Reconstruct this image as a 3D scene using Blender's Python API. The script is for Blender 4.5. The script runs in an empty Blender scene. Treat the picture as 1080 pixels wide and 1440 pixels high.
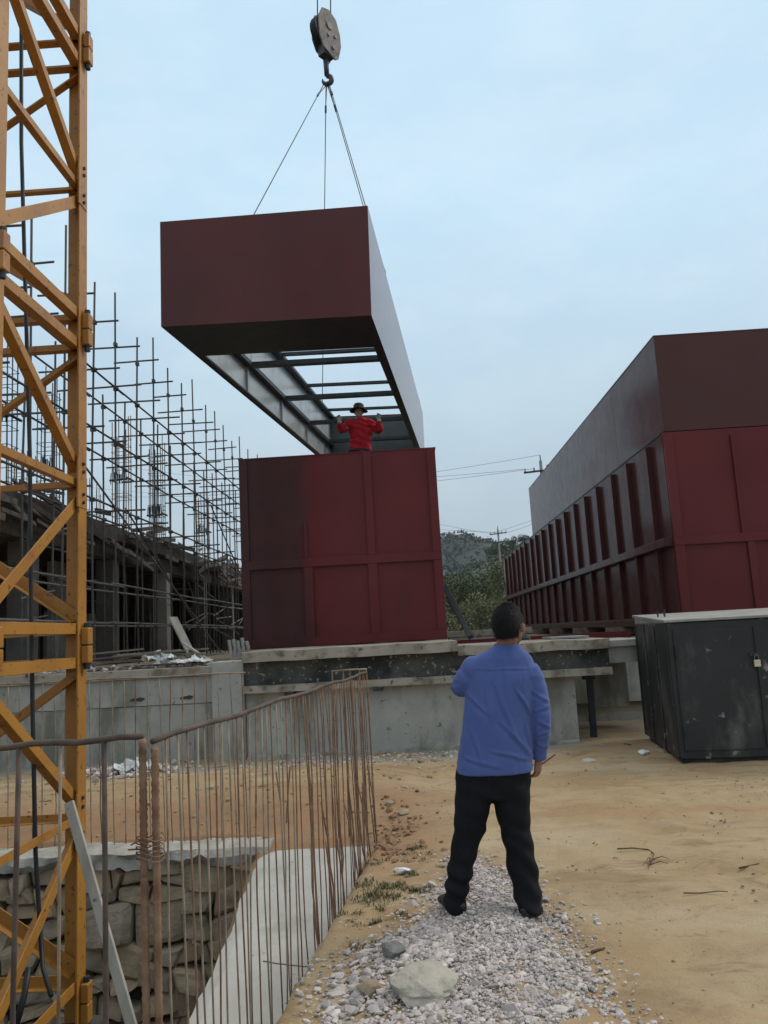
import bpy, bmesh, math, random
import numpy as np
from mathutils import Vector as V, Matrix, noise as mn

random.seed(7); rng = np.random.default_rng(7)
S = bpy.context.scene
col = S.collection
R = math.radians

# ------------------------------------------------------------------ camera
F, CX, CY, EYE = 1120.0, 540.0, 720.0, 1.6
YAW, PITCH, ROLL = -0.027098, 0.150588, 0.055
fwd = V((math.sin(YAW)*math.cos(PITCH), math.cos(YAW)*math.cos(PITCH), math.sin(PITCH)))
r0 = V((math.cos(YAW), -math.sin(YAW), 0)); u0 = r0.cross(fwd)
rgt = r0*math.cos(ROLL) - u0*math.sin(ROLL)
upv = u0*math.cos(ROLL) + r0*math.sin(ROLL)
cd = bpy.data.cameras.new('camera'); cam = bpy.data.objects.new('camera', cd); col.objects.link(cam)
cd.sensor_fit = 'VERTICAL'; cd.sensor_height = 24; cd.lens = F/1440*24; cd.clip_end = 5000; cd.clip_start = .05
M = Matrix((rgt, upv, -fwd)).transposed().to_4x4(); M.translation = V((0, 0, EYE))
cam.matrix_world = M
S.camera = cam

def ray(x, y): return fwd + rgt*((x-CX)/F) - upv*((y-CY)/F)
def PY(x, y, Y):
    d = ray(x, y); return V((0, 0, EYE)) + d*(Y/d.y)
def PZ(x, y, z=0.0):
    d = ray(x, y); return V((0, 0, EYE)) + d*((z-EYE)/d.z)
def PX(x, y, X):
    d = ray(x, y); return V((0, 0, EYE)) + d*(X/d.x)

# ------------------------------------------------------------------ materials
def nt(name):
    m = bpy.data.materials.new(name); m.use_nodes = True
    n = m.node_tree; b = n.nodes['Principled BSDF']
    return m, n, b
def mixc(n, fac, a, b, mode='MIX'):
    k = n.nodes.new('ShaderNodeMix'); k.data_type = 'RGBA'; k.blend_type = mode
    for s, v in ((0, fac), (6, a), (7, b)):
        if isinstance(v, (int, float)): k.inputs[s].default_value = v
        elif isinstance(v, tuple): k.inputs[s].default_value = (*v, 1)
        else: n.links.new(v, k.inputs[s])
    return k.outputs[2]
def noise(n, co, scale, detail=5, rough=.6, stretch=None, dist=0):
    t = n.nodes.new('ShaderNodeTexNoise'); t.inputs['Scale'].default_value = scale
    t.inputs['Detail'].default_value = detail; t.inputs['Roughness'].default_value = rough
    t.inputs['Distortion'].default_value = dist
    if stretch:
        m = n.nodes.new('ShaderNodeMapping'); m.inputs['Scale'].default_value = stretch
        n.links.new(co, m.inputs['Vector']); co = m.outputs[0]
    n.links.new(co, t.inputs['Vector']); return t.outputs['Fac']
def ramp(n, v, a, b, lo=0.0, hi=1.0):
    k = n.nodes.new('ShaderNodeMapRange'); k.inputs[1].default_value = a; k.inputs[2].default_value = b
    k.inputs[3].default_value = lo; k.inputs[4].default_value = hi; k.interpolation_type = 'SMOOTHSTEP'
    n.links.new(v, k.inputs[0]); return k.outputs[0]
def bump(n, b, h, strength, dist):
    k = n.nodes.new('ShaderNodeBump'); k.inputs['Strength'].default_value = strength; k.inputs['Distance'].default_value = dist
    n.links.new(h, k.inputs['Height']); n.links.new(k.outputs[0], b.inputs['Normal'])
def pm(name, c1, c2, scale=3., rough=.8, bs=.3, bscale=40., bd=.01, c3=None, s3=1.2, t3=(.55, .7), stretch=None, st3=None, metal=0., spec=.5, lo=.35, hi=.65, c4=None, s4=25., t4=(.62, .7)):
    m, n, b = nt(name)
    tc = n.nodes.new('ShaderNodeTexCoord').outputs['Object']
    c = mixc(n, ramp(n, noise(n, tc, scale, stretch=stretch), lo, hi), c1, c2)
    if c3: c = mixc(n, ramp(n, noise(n, tc, s3, 6, .65, stretch=st3), *t3), c, c3)
    if c4: c = mixc(n, ramp(n, noise(n, tc, s4, 3, .6), *t4), c, c4)
    n.links.new(c, b.inputs['Base Color'])
    b.inputs['Roughness'].default_value = rough; b.inputs['Metallic'].default_value = metal
    b.inputs['Specular IOR Level'].default_value = spec
    if bs: bump(n, b, noise(n, tc, bscale, 6, .6), bs, bd)
    return m

def tankpaint(name, c1, c2, c3, rough=.3, coat=1., left_cols=None):
    m, n, b = nt(name)
    tc = n.nodes.new('ShaderNodeTexCoord').outputs['Object']
    c = mixc(n, ramp(n, noise(n, tc, .55, 4), .3, .7), c1, c2)
    c = mixc(n, ramp(n, noise(n, tc, 1.6, 7, .7, stretch=(1, 1, .25)), .52, .72, 0, .75), c, c3)
    c = mixc(n, ramp(n, noise(n, tc, 14, 6, .7, stretch=(1, 1, .2)), .62, .75, 0, .4), c, (.10, .06, .05))
    if left_cols:      # darker, browner colour towards the left of the plate, with a soft edge
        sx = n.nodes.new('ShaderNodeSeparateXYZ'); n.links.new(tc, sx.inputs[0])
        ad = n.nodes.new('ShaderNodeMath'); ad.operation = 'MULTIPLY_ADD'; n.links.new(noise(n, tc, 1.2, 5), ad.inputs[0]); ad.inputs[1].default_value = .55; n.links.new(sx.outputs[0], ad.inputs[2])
        c = mixc(n, ramp(n, ad.outputs[0], -.50, -.12), mixc(n, ramp(n, noise(n, tc, 2, 5), .35, .65), *left_cols), c)
    n.links.new(c, b.inputs['Base Color'])
    r = ramp(n, noise(n, tc, 3, 6, .65), .3, .7, rough-.05, rough+.12)
    n.links.new(r, b.inputs['Roughness'])
    b.inputs['IOR'].default_value = 1.5; b.inputs['Coat Weight'].default_value = coat; b.inputs['Coat Roughness'].default_value = .13; b.inputs['Coat IOR'].default_value = 1.19; b.inputs['Specular IOR Level'].default_value = .06
    hb = noise(n, tc, .9, 2, .5)
    k = n.nodes.new('ShaderNodeBump'); k.inputs['Strength'].default_value = .16; k.inputs['Distance'].default_value = .05
    n.links.new(hb, k.inputs['Height'])
    k2 = n.nodes.new('ShaderNodeBump'); k2.inputs['Strength'].default_value = .05; k2.inputs['Distance'].default_value = .003
    n.links.new(noise(n, tc, 60, 4, .6), k2.inputs['Height']); n.links.new(k.outputs[0], k2.inputs['Normal'])
    n.links.new(k2.outputs[0], b.inputs['Normal'])
    return m

MT = {}
MT['tank'] = tankpaint('red_oxide_paint', (.112, .021, .022), (.138, .026, .027), (.088, .025, .019), .5)
MT['tank_left_dark'] = tankpaint('left_dark_oxide_paint', (.112, .021, .022), (.138, .026, .027), (.088, .025, .019), .5, left_cols=((.050, .021, .021), (.064, .024, .024)))
MT['stack'] = tankpaint('dull_stack_paint', (.080, .038, .036), (.098, .040, .039), (.07, .038, .029), .5, coat=.62)
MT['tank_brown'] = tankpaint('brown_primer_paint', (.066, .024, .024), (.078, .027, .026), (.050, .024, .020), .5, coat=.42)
MT['box'] = tankpaint('dull_oxide_paint', (.094, .036, .036), (.112, .038, .039), (.078, .040, .030), .5, coat=.82)
MT['lining'] = pm('grey_primer', (.38, .40, .40), (.50, .52, .52), .8, .28, .12, 8, .02, c3=(.27, .30, .30), s3=1.5)
MT['lining_dark'] = pm('dark_green_primer', (.05, .065, .062), (.08, .095, .09), .8, .4, .15, 8, .02)
MT['dark_steel'] = pm('dark_steel', (.012, .018, .022), (.024, .030, .035), 5, .5, .1, 30)
MT['yellow'] = pm('mast_paint', (.38, .175, .028), (.32, .14, .025), 2.5, .48, .15, 60, .003, c3=(.25, .10, .03), s3=5, t3=(.58, .72), c4=(.13, .055, .022), s4=22, t4=(.61, .68))
MT['rust'] = pm('rusty_rebar', (.15, .075, .043), (.25, .155, .098), 12, .85, .5, 160, .004, c3=(.10, .05, .035), s3=6)
MT['rust_dark'] = pm('dark_rebar', (.055, .04, .032), (.10, .07, .055), 9, .8, .5, 160, .004, c3=(.14, .07, .04), s3=4)
MT['rust_grey'] = pm('grey_rebar', (.21, .155, .105), (.32, .26, .19), 9, .8, .5, 160, .004, c3=(.14, .07, .04), s3=4)
MT['pipe'] = pm('scaffold_pipe', (.055, .054, .053), (.085, .08, .075), 6, .6, .2, 60, .003, c3=(.08, .045, .03), s3=3)
MT['pipe_light'] = pm('worn_pipe', (.11, .105, .10), (.17, .16, .15), 6, .6, .2, 60, .003, c3=(.08, .045, .03), s3=3)
MT['concrete'] = pm('pale_concrete', (.33, .32, .29), (.415, .40, .36), 1.3, .9, .35, 30, .01, c3=(.20, .19, .155), s3=1.7, t3=(.46, .70), st3=(1, 1, .45), c4=(.15, .145, .13), s4=11, t4=(.60, .72))
MT['concrete2'] = pm('weathered_concrete', (.31, .30, .27), (.39, .375, .335), 1.6, .92, .4, 25, .012, c3=(.175, .172, .135), s3=1.9, t3=(.44, .66), st3=(1, 1, .35), c4=(.12, .12, .11), s4=12, t4=(.66, .74))
MT['cap'] = pm('tan_concrete', (.30, .265, .215), (.37, .33, .275), 2., .92, .5, 30, .012, c3=(.17, .14, .105), s3=3.5, t3=(.45, .66), c4=(.10, .09, .075), s4=14, t4=(.60, .70))
MT['mossy'] = pm('mossy_concrete', (.055, .058, .052), (.10, .095, .085), 3, .95, .6, 25, .02, c3=(.025, .028, .026), s3=1.3, t3=(.45, .6), c4=(.30, .27, .22), s4=16, t4=(.58, .68))
MT['slabtop'] = pm('smooth_pour', (.39, .375, .345), (.455, .44, .41), 1.5, .85, .3, 40, .006, c3=(.30, .30, .26), s3=2, t3=(.5, .7), c4=(.22, .22, .20), s4=18, t4=(.66, .74))
MT['mortar'] = pm('mortar', (.30, .285, .25), (.40, .38, .34), 4, .95, .7, 25, .02, c3=(.2, .19, .17), s3=3)
MT['rubble_dark'] = pm('wall_core', (.03, .028, .025), (.06, .055, .045), 4, 1, .6, 20, .02)
MT['stone'] = None
MT['wood'] = pm('grey_timber', (.27, .25, .21), (.36, .335, .29), 6, .85, .4, 40, .004, stretch=(1, 1, .08), c3=(.13, .12, .10), s3=14, t3=(.6, .7))
MT['board'] = pm('old_board', (.13, .11, .09), (.22, .19, .155), 6, .9, .4, 40, .004)
MT['black'] = pm('black_paint', (.010, .011, .013), (.017, .018, .020), 1.2, .5, .2, 25, .006, c3=(.085, .082, .076), s3=2.6, t3=(.50, .74), st3=(1, 1, .4), c4=(.22, .21, .195), s4=5.5, t4=(.63, .71))
MT['lid'] = pm('grey_sheet', (.23, .23, .22), (.31, .31, .29), 3, .6, .3, 20, .005, c3=(.22, .21, .2), s3=4)
MT['cable'] = pm('black_rubber', (.008, .009, .011), (.012, .013, .015), 5, .55, .1)
MT['rope'] = pm('wire_rope', (.03, .032, .034), (.05, .05, .05), 20, .6, .4, 300, .002)
MT['block_dark'] = pm('block_steel', (.014, .017, .022), (.03, .034, .04), 4, .5, .3, 30, .01)
MT['block_plate'] = pm('worn_plate', (.14, .12, .115), (.21, .185, .17), 4, .7, .4, 30, .01, c3=(.05, .05, .05), s3=3, t3=(.5, .62), c4=(.34, .27, .12), s4=3.5, t4=(.62, .68))
MT['shirt'] = None
MT['trouser'] = pm('black_cloth', (.006, .0065, .008), (.010, .0105, .013), 6, .9, .5, 90, .004, spec=.2)
MT['skin'] = pm('tanned_skin', (.20, .10, .07), (.24, .125, .085), 9, .55, .2, 120, .002)
MT['hair'] = pm('black_hair', (.005, .005, .006), (.010, .009, .009), 30, .55, .9, 220, .01, spec=.3)
MT['shoe'] = pm('black_shoe', (.012, .012, .013), (.03, .029, .028), 8, .6, .3, 40)
MT['red_cloth'] = pm('red_jacket', (.30, .010, .016), (.38, .014, .022), 7, .85, .5, 60, .01, spec=.2)
MT['hat'] = pm('dark_hat', (.016, .016, .017), (.03, .028, .026), 10, .9, .4, 90)
MT['glove'] = pm('work_glove', (.22, .25, .21), (.34, .37, .33), 12, .9, .4, 150, .003)
MT['eye'] = pm('eye', (.02, .015, .012), (.03, .02, .015), 5, .2, 0)
MT['plastic'] = pm('white_plastic', (.60, .61, .60), (.70, .71, .70), 6, .5, .4, 20, .02, c3=(.38, .37, .34), s3=5)
MT['brass'] = pm('padlock_brass', (.55, .50, .38), (.65, .58, .42), 6, .4, 0, metal=.6)
MT['bark'] = pm('bark', (.06, .05, .04), (.10, .085, .07), 6, .95, .5, 30)
MT['pole'] = pm('pole_concrete', (.24, .235, .22), (.30, .29, .27), 3, .9, .2)
MT['dark_col'] = pm('raw_column', (.085, .08, .072), (.13, .12, .105), 2, .95, .5, 20, .02, c3=(.05, .045, .04), s3=2)
MT['formwork'] = pm('formwork_ply', (.045, .038, .03), (.085, .07, .055), 2.5, .9, .4, 20, .02, c3=(.04, .036, .03), s3=2)
MT['dark_wall'] = pm('dark_masonry', (.035, .033, .03), (.06, .055, .05), 1.5, .95, .4, 15, .02)
MT['twig'] = pm('dry_twig', (.085, .058, .034), (.13, .09, .055), 20, .9, .2)

def shirtmat():
    m, n, b = nt('blue_work_shirt')
    tc = n.nodes.new('ShaderNodeTexCoord').outputs['Object']
    c = mixc(n, ramp(n, noise(n, tc, 3), .3, .7), (.060, .094, .262), (.078, .117, .31))
    c = mixc(n, ramp(n, noise(n, tc, 40, 3), .55, .8, 0, .5), c, (.105, .135, .33))
    n.links.new(c, b.inputs['Base Color']); b.inputs['Roughness'].default_value = .9
    b.inputs['Specular IOR Level'].default_value = .2
    b.inputs['Sheen Weight'].default_value = .15
    k = n.nodes.new('ShaderNodeBump'); k.inputs['Strength'].default_value = .35; k.inputs['Distance'].default_value = .02
    n.links.new(noise(n, tc, 7, 3, .5, stretch=(1, 1, .45), dist=.8), k.inputs['Height'])
    k2 = n.nodes.new('ShaderNodeBump'); k2.inputs['Strength'].default_value = .2; k2.inputs['Distance'].default_value = .002
    n.links.new(noise(n, tc, 300, 2), k2.inputs['Height']); n.links.new(k.outputs[0], k2.inputs['Normal'])
    n.links.new(k2.outputs[0], b.inputs['Normal'])
    return m
MT['shirt'] = shirtmat()

def islandmat(name, cols, rough=.9, scale=6, bscale=30, bd=.01, bs=.5, dark=(.05, .045, .04)):
    """colour varies from piece to piece (random per island)"""
    m, n, b = nt(name)
    g = n.nodes.new('ShaderNodeNewGeometry'); tc = n.nodes.new('ShaderNodeTexCoord').outputs['Object']
    cr = n.nodes.new('ShaderNodeValToRGB'); cr.color_ramp.interpolation = 'LINEAR'
    e = cr.color_ramp.elements
    e[0].position = 0; e[0].color = (*cols[0], 1); e[1].position = 1; e[1].color = (*cols[-1], 1)
    for i, c in enumerate(cols[1:-1]):
        k = e.new((i+1)/(len(cols)-1)); k.color = (*c, 1)
    n.links.new(g.outputs['Random Per Island'], cr.inputs[0])
    c = mixc(n, ramp(n, noise(n, tc, scale, 6, .65), .35, .7, 0, .42), cr.outputs[0], dark, 'MIX')
    n.links.new(c, b.inputs['Base Color']); b.inputs['Roughness'].default_value = rough
    if bs: bump(n, b, noise(n, tc, bscale, 6, .65), bs, bd)
    return m
MT['stone'] = islandmat('rubble_stone', [(.36, .265, .17), (.44, .355, .25), (.27, .225, .17), (.47, .35, .21), (.35, .305, .24), (.42, .29, .175)], .92, 5, 22, .02, .7, (.13, .10, .07))
MT['gravel'] = islandmat('crushed_stone', [(.42, .36, .34), (.56, .495, .465), (.31, .28, .27), (.62, .56, .52), (.47, .39, .37), (.22, .205, .20), (.54, .48, .435)], .9, 30, 80, .003, .4, (.30, .265, .24))
MT['clods'] = islandmat('dirt_clods', [(.27, .19, .105), (.33, .25, .15), (.22, .15, .085), (.37, .31, .22), (.30, .25, .19)], .95, 20, 60, .004, .4, (.18, .12, .07))
MT['clay'] = islandmat('clay_lumps', [(.26, .15, .08), (.22, .125, .07), (.30, .185, .105)], .95, 20, 60, .004, .5, (.15, .09, .05))
MT['boulder'] = pm('boulder', (.33, .30, .25), (.40, .365, .305), 5, .92, .7, 22, .02, c3=(.24, .225, .19), s3=4)
MT['boulder_dark'] = pm('dark_stone', (.15, .145, .14), (.21, .205, .195), 9, .9, .7, 30, .02)
MT['leaf'] = islandmat('leaf_dark', [(.035, .05, .022), (.07, .085, .034), (.045, .062, .03), (.10, .11, .045)], .7, 2, 10, .01, 0, (.03, .04, .02))
MT['leaf_light'] = islandmat('leaf_light', [(.11, .125, .04), (.15, .155, .06), (.08, .10, .04), (.14, .125, .06)], .7, 2, 10, .01, 0, (.06, .07, .03))
MT['leaf_far'] = islandmat('leaf_far', [(.014, .024, .016), (.024, .036, .022), (.018, .028, .02), (.034, .045, .026)], .8, 2, 10, .01, 0, (.014, .022, .014))
MT['grass'] = islandmat('grass_blade', [(.075, .08, .03), (.12, .11, .045), (.06, .065, .025), (.20, .165, .085), (.10, .10, .04)], .8, 3, 10, .01, 0, (.05, .055, .025))

def groundmat():
    m, n, b = nt('site_ground')
    tc = n.nodes.new('ShaderNodeTexCoord').outputs['Object']
    sx = n.nodes.new('ShaderNodeSeparateXYZ'); n.links.new(tc, sx.inputs[0])
    c = mixc(n, ramp(n, noise(n, tc, .9, 6, .62), .35, .65), (.315, .222, .122), (.36, .278, .168))
    c = mixc(n, ramp(n, noise(n, tc, .5, 5, .6, stretch=(.8, 1.6, 1)), .5, .68, 0, .8), c, (.31, .195, .105))
    c = mixc(n, ramp(n, noise(n, tc, 2.6, 7, .7), .52, .72, 0, .7), c, (.25, .175, .10))
    c = mixc(n, ramp(n, noise(n, tc, 45, 4, .7), .58, .75, 0, .55), c, (.40, .34, .25))
    c = mixc(n, ramp(n, noise(n, tc, 18, 5, .7), .62, .74, 0, .5), c, (.19, .13, .075))
    c = mixc(n, ramp(n, noise(n, tc, 1.0, 5, .62, stretch=(.8, 2.2, 1), dist=.8), .50, .68, 0, .6), c, (.205, .140, .080))
    c = mixc(n, ramp(n, noise(n, tc, .7, 4, .6, stretch=(.7, 1.8, 1), dist=.4), .52, .70, 0, .7), c, (.40, .325, .225))
    c = mixc(n, ramp(n, noise(n, tc, 1.7, 7, .72, stretch=(.8, 1.5, 1), dist=1.2), .54, .64, 0, .55), c, (.20, .13, .07))
    c = mixc(n, ramp(n, noise(n, tc, 5.5, 6, .7, dist=.6), .57, .68, 0, .5), c, (.215, .15, .085))
    c = mixc(n, ramp(n, noise(n, tc, 110, 2, .5), .60, .70, 0, .6), c, (.17, .12, .075))
    # orange clay bank by the pit
    def band(o, a, b2): return ramp(n, o, a, b2)
    def mul(a, b2):
        k = n.nodes.new('ShaderNodeMath'); k.operation = 'MULTIPLY'; n.links.new(a, k.inputs[0]); n.links.new(b2, k.inputs[1]); return k.outputs[0]
    x, y = sx.outputs[0], sx.outputs[1]
    clay = mul(mul(ramp(n, x, .55, -.35), ramp(n, y, 4.8, 6.8)), ramp(n, y, 9.0, 7.6))
    clay = mul(clay, ramp(n, noise(n, tc, 1.5, 5), .25, .55, .45, 1))
    c = mixc(n, clay, c, mixc(n, ramp(n, noise(n, tc, 5, 5), .35, .65), (.285, .168, .092), (.245, .155, .092)))
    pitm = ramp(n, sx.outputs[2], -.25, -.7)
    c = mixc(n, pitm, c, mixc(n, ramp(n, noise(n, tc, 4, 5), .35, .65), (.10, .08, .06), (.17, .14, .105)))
    # grey dust along the foot of the wall
    dust = mul(ramp(n, y, 9.6, 10.8), ramp(n, noise(n, tc, 1.3, 6), .4, .6))
    c = mixc(n, mul(dust, ramp(n, x, 2.2, 1.2, .55, 1)), c, (.27, .255, .225))
    # terrace and land beyond
    c = mixc(n, ramp(n, y, 20, 40), c, mixc(n, ramp(n, noise(n, tc, .15, 5), .4, .6), (.085, .085, .04), (.14, .115, .06)))
    n.links.new(c, b.inputs['Base Color']); b.inputs['Roughness'].default_value = .95; b.inputs['Specular IOR Level'].default_value = .2
    k = n.nodes.new('ShaderNodeBump'); k.inputs['Strength'].default_value = .55; k.inputs['Distance'].default_value = .03
    n.links.new(noise(n, tc, 7, 8, .68), k.inputs['Height'])
    n.links.new(k.outputs[0], b.inputs['Normal'])
    return m
MT['ground'] = groundmat()
MT['hill'] = pm('hill_cover', (.045, .052, .028), (.085, .078, .045), .03, .95, .6, .25, 1.5, c3=(.15, .115, .075), s3=.012, t3=(.5, .62), st3=(1, 1, 9), c4=(.03, .042, .022), s4=.09, t4=(.5, .6))
MT['mountain'] = pm('far_hill', (.022, .032, .026), (.036, .046, .034), .012, .95, .6, .06, 5, c4=(.03, .045, .03), s4=.04)

# ------------------------------------------------------------------ mesh builder
class MB:
    def __init__(s): s.v = []; s.f = []
    def add(s, vs, fs):
        k = len(s.v); s.v += [V(p) for p in vs]; s.f += [tuple(i+k for i in f) for f in fs]
    def hexa(s, p):        # 8 points: bottom ring 0-3, top ring 4-7
        s.add(p, [(0, 3, 2, 1), (4, 5, 6, 7), (0, 1, 5, 4), (1, 2, 6, 5), (2, 3, 7, 6), (3, 0, 4, 7)])
    def box(s, a, b):
        (x0, y0, z0), (x1, y1, z1) = a, b
        s.hexa([(x0, y0, z0), (x1, y0, z0), (x1, y1, z0), (x0, y1, z0), (x0, y0, z1), (x1, y0, z1), (x1, y1, z1), (x0, y1, z1)])
    def bar(s, p, q, w, h, ref=(0, 0, 1)):   # rectangular bar, w along side, h along the other
        p, q = V(p), V(q); t = (q-p).normalized(); ref = V(ref)
        if abs(t.dot(ref)) > .98: ref = V((0, 1, 0))
        a = t.cross(ref).normalized()*w/2; b = a.cross(t).normalized()*h/2
        s.hexa([p-a-b, p+a-b, p+a+b, p-a+b, q-a-b, q+a-b, q+a+b, q-a+b])
    def angle(s, p, q, d1, d2, size, th):    # L section bar: flanges along d1 and d2 from the line p-q
        p, q, d1, d2 = V(p), V(q), V(d1), V(d2)
        prof = [V((0, 0)), V((size, 0)), V((size, th)), V((th, th)), V((th, size)), V((0, size))]
        vs = [p+d1*c.x+d2*c.y for c in prof] + [q+d1*c.x+d2*c.y for c in prof]
        s.add(vs, [tuple(range(5, -1, -1)), tuple(range(6, 12))] + [(i, (i+1) % 6, (i+1) % 6+6, i+6) for i in range(6)])
    def tube(s, pts, r, n=8, cap=True):
        pts = [V(p) for p in pts]; rr = r if isinstance(r, (list, tuple)) else [r]*len(pts)
        ref = V((0, 0, 1)); vs = []; prev = None
        for i, p in enumerate(pts):
            t = (pts[min(i+1, len(pts)-1)] - pts[max(i-1, 0)]).normalized()
            if prev is None:
                if abs(t.z) > .9: ref = V((1, 0, 0))
                a = t.cross(ref).normalized()
            else: a = (prev - t*prev.dot(t)).normalized()
            prev = a; b = t.cross(a)
            vs += [p + (a*math.cos(2*math.pi*k/n) + b*math.sin(2*math.pi*k/n))*rr[i] for k in range(n)]
        fs = []
        for i in range(len(pts)-1):
            for k in range(n):
                k2 = (k+1) % n; fs.append((i*n+k, i*n+k2, (i+1)*n+k2, (i+1)*n+k))
        if cap: fs += [tuple(range(n-1, -1, -1)), tuple((len(pts)-1)*n+k for k in range(n))]
        s.add(vs, fs)
    def loft(s, rings, n=20, side=(1, 0, 0), flat=False):  # rings: (centre, ra along side, rb across)
        vs = []; P = [V(r[0]) for r in rings]
        for i, (c, ra, rb) in enumerate(rings):
            t = (P[min(i+1, len(P)-1)] - P[max(i-1, 0)]).normalized()
            a = V(side); a = (a - t*a.dot(t))
            if a.length < .05: a = V((0, 1, 0)) - t*t.y
            a.normalize(); b = t.cross(a)
            if flat: a, b = V((1, 0, 0)), V((0, 1 if t.z > 0 else -1, 0))
            vs += [V(c) + a*math.cos(2*math.pi*k/n)*ra + b*math.sin(2*math.pi*k/n)*rb for k in range(n)]
        fs = []
        for i in range(len(P)-1):
            for k in range(n):
                k2 = (k+1) % n; fs.append((i*n+k, i*n+k2, (i+1)*n+k2, (i+1)*n+k))
        fs += [tuple(range(n-1, -1, -1)), tuple((len(P)-1)*n+k for k in range(n))]
        s.add(vs, fs)
    def ell(s, c, ax, n=14, m=10):     # ellipsoid with three axis vectors
        c = V(c); a, b, d = [V(q) for q in ax]; vs = [c-d]; fs = []
        for i in range(1, m):
            th = math.pi*i/m
            vs += [c - d*math.cos(th) + (a*math.cos(2*math.pi*k/n)+b*math.sin(2*math.pi*k/n))*math.sin(th) for k in range(n)]
        vs.append(c+d)
        for k in range(n): fs.append((0, 1+(k+1) % n, 1+k))
        for i in range(m-2):
            for k in range(n): fs.append((1+i*n+k, 1+i*n+(k+1) % n, 1+(i+1)*n+(k+1) % n, 1+(i+1)*n+k))
        L = len(vs)-1
        for k in range(n): fs.append((L, 1+(m-2)*n+k, 1+(m-2)*n+(k+1) % n))
        s.add(vs, fs)
    def build(s, name, mat, parent=None, origin=None, smooth=False, bevel=0, seg=2):
        me = bpy.data.meshes.new(name)
        if parent is not None:
            r = parent
            while r.parent: r = r.parent
            o = V(r.location)
        else: o = V(origin) if origin is not None else V((0, 0, 0))
        me.from_pydata([p-o for p in s.v], [], s.f); me.materials.append(mat); me.update()
        ob = bpy.data.objects.new(name, me); col.objects.link(ob)
        if parent is not None: ob.parent = parent
        else: ob.location = o
        if smooth:
            me.polygons.foreach_set('use_smooth', [True]*len(me.polygons))
        if bevel:
            bv = ob.modifiers.new('bevel', 'BEVEL'); bv.width = bevel; bv.segments = seg; bv.limit_method = 'ANGLE'
        return ob

def npmesh(name, v, f, mat, parent=None, origin=(0, 0, 0), smooth=False):
    me = bpy.data.meshes.new(name); o = np.array(origin)
    me.from_pydata((v-o).tolist(), [], f.tolist()); me.materials.append(mat); me.update()
    if smooth: me.polygons.foreach_set('use_smooth', [True]*len(me.polygons))
    ob = bpy.data.objects.new(name, me); col.objects.link(ob)
    ob.location = origin
    if parent is not None: ob.parent = parent; ob.location = (0, 0, 0)
    return ob
def tag(o, label=None, cat=None, group=None, kind=None):
    if label: o['label'] = label
    if cat: o['category'] = cat
    if group: o['group'] = group
    if kind: o['kind'] = kind
    return o
def thing(name, loc, label, cat, group=None):
    o = bpy.data.objects.new(name, None); o.location = loc; o.empty_display_size = .2; col.objects.link(o)
    return tag(o, label, cat, group)
def copy_tree(o, parent=None):  # white added to the unseen zenith to brighten and neutralise the light
    c = o.copy(); col.objects.link(c)
    if parent is not None: c.parent = parent
    for ch in list(o.children): copy_tree(ch, c)
    return c

# ------------------------------------------------------------------ ground
def sm(a, b, x):
    t = min(1, max(0, (x-a)/(b-a))); return t*t*(3-2*t)
def fence_x(y): return -.946 + (y-2.896)*(-.427+.946)/(7.13-2.896)
STRIP_Y0, STRIP_Y1 = 2.6, 6.95
def strip_z(y): return -.14 - max(0, 6.75-y)*.235
GR = [PZ(*q) for q in ((640, 1206), (706, 1222), (772, 1285), (832, 1362), (868, 1440), (890, 1560), (440, 1560), (452, 1440), (478, 1362), (545, 1322), (592, 1288))]
def inpoly(x, y, poly):
    c = False; j = len(poly)-1
    for i in range(len(poly)):
        a, b = poly[i], poly[j]
        if (a.y > y) != (b.y > y) and x < (b.x-a.x)*(y-a.y)/(b.y-a.y)+a.x: c = not c
        j = i
    return c
def pdist(x, y, poly):
    d = 9; p = V((x, y))
    for i in range(len(poly)):
        a = poly[i].xy; b = poly[(i+1) % len(poly)].xy; t = max(0, min(1, (p-a).dot(b-a)/(b-a).length_squared)); d = min(d, (p-a-(b-a)*t).length)
    return d
def recess(x): return sm(2.17, 2.2, x)
def gh(x, y):
    z = .02*mn.noise(V((x*.9, y*.9, 3))) + .012*mn.noise(V((x*3.1, y*3.1, 7)))
    if y < 14:
        z += .006*mn.noise(V((x*9, y*9, 1)))
        if x > -.5: z += .0055*mn.noise(V((x*1.1+y*.25, y*5.5-x*1.2, 13)))*sm(-.5, .3, x)+.007*mn.noise(V((x*4.5, y*5.5, 17)))
    # clay bank between pit and wall
    if x < .3 and 6.6 < y < 11.2:
        w = sm(.3, -.6, x)
        z += w*(-.10*sm(7.9, 7.2, y) + .10*sm(7.4, 8.2, y)*sm(11, 9, y) + .03*mn.noise(V((x*2, y*2, 9))))
    # pit
    if y < 7.3:
        fx = fence_x(y)
        e1 = sm(fx+.17, fx-.02, x)*sm(7.25, 6.8, y)*sm(2.3, 2.6, y)
        z += e1*(strip_z(y)-.04 - z)
        if 2.55 < y < 7.28:
            e2 = sm(-1.40, -1.46, x)*sm(7.26, 7.20, y)*sm(2.55, 2.8, y)
            z += e2*(-1.8 + .08*mn.noise(V((x*2.5, y*2.5, 5))) - z)
    # terrace
    ys = 11.45 if x < 2.18 else 13.35
    z += sm(ys, ys+.12, y)*1.27
    # gravel mound
    if 0 < x+1.2 < 2.6 and 2 < y < 6.5:
        d = pdist(x, y, GR)
        if inpoly(x, y, GR): z += .06*sm(0, .35, d)
    return z
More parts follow.
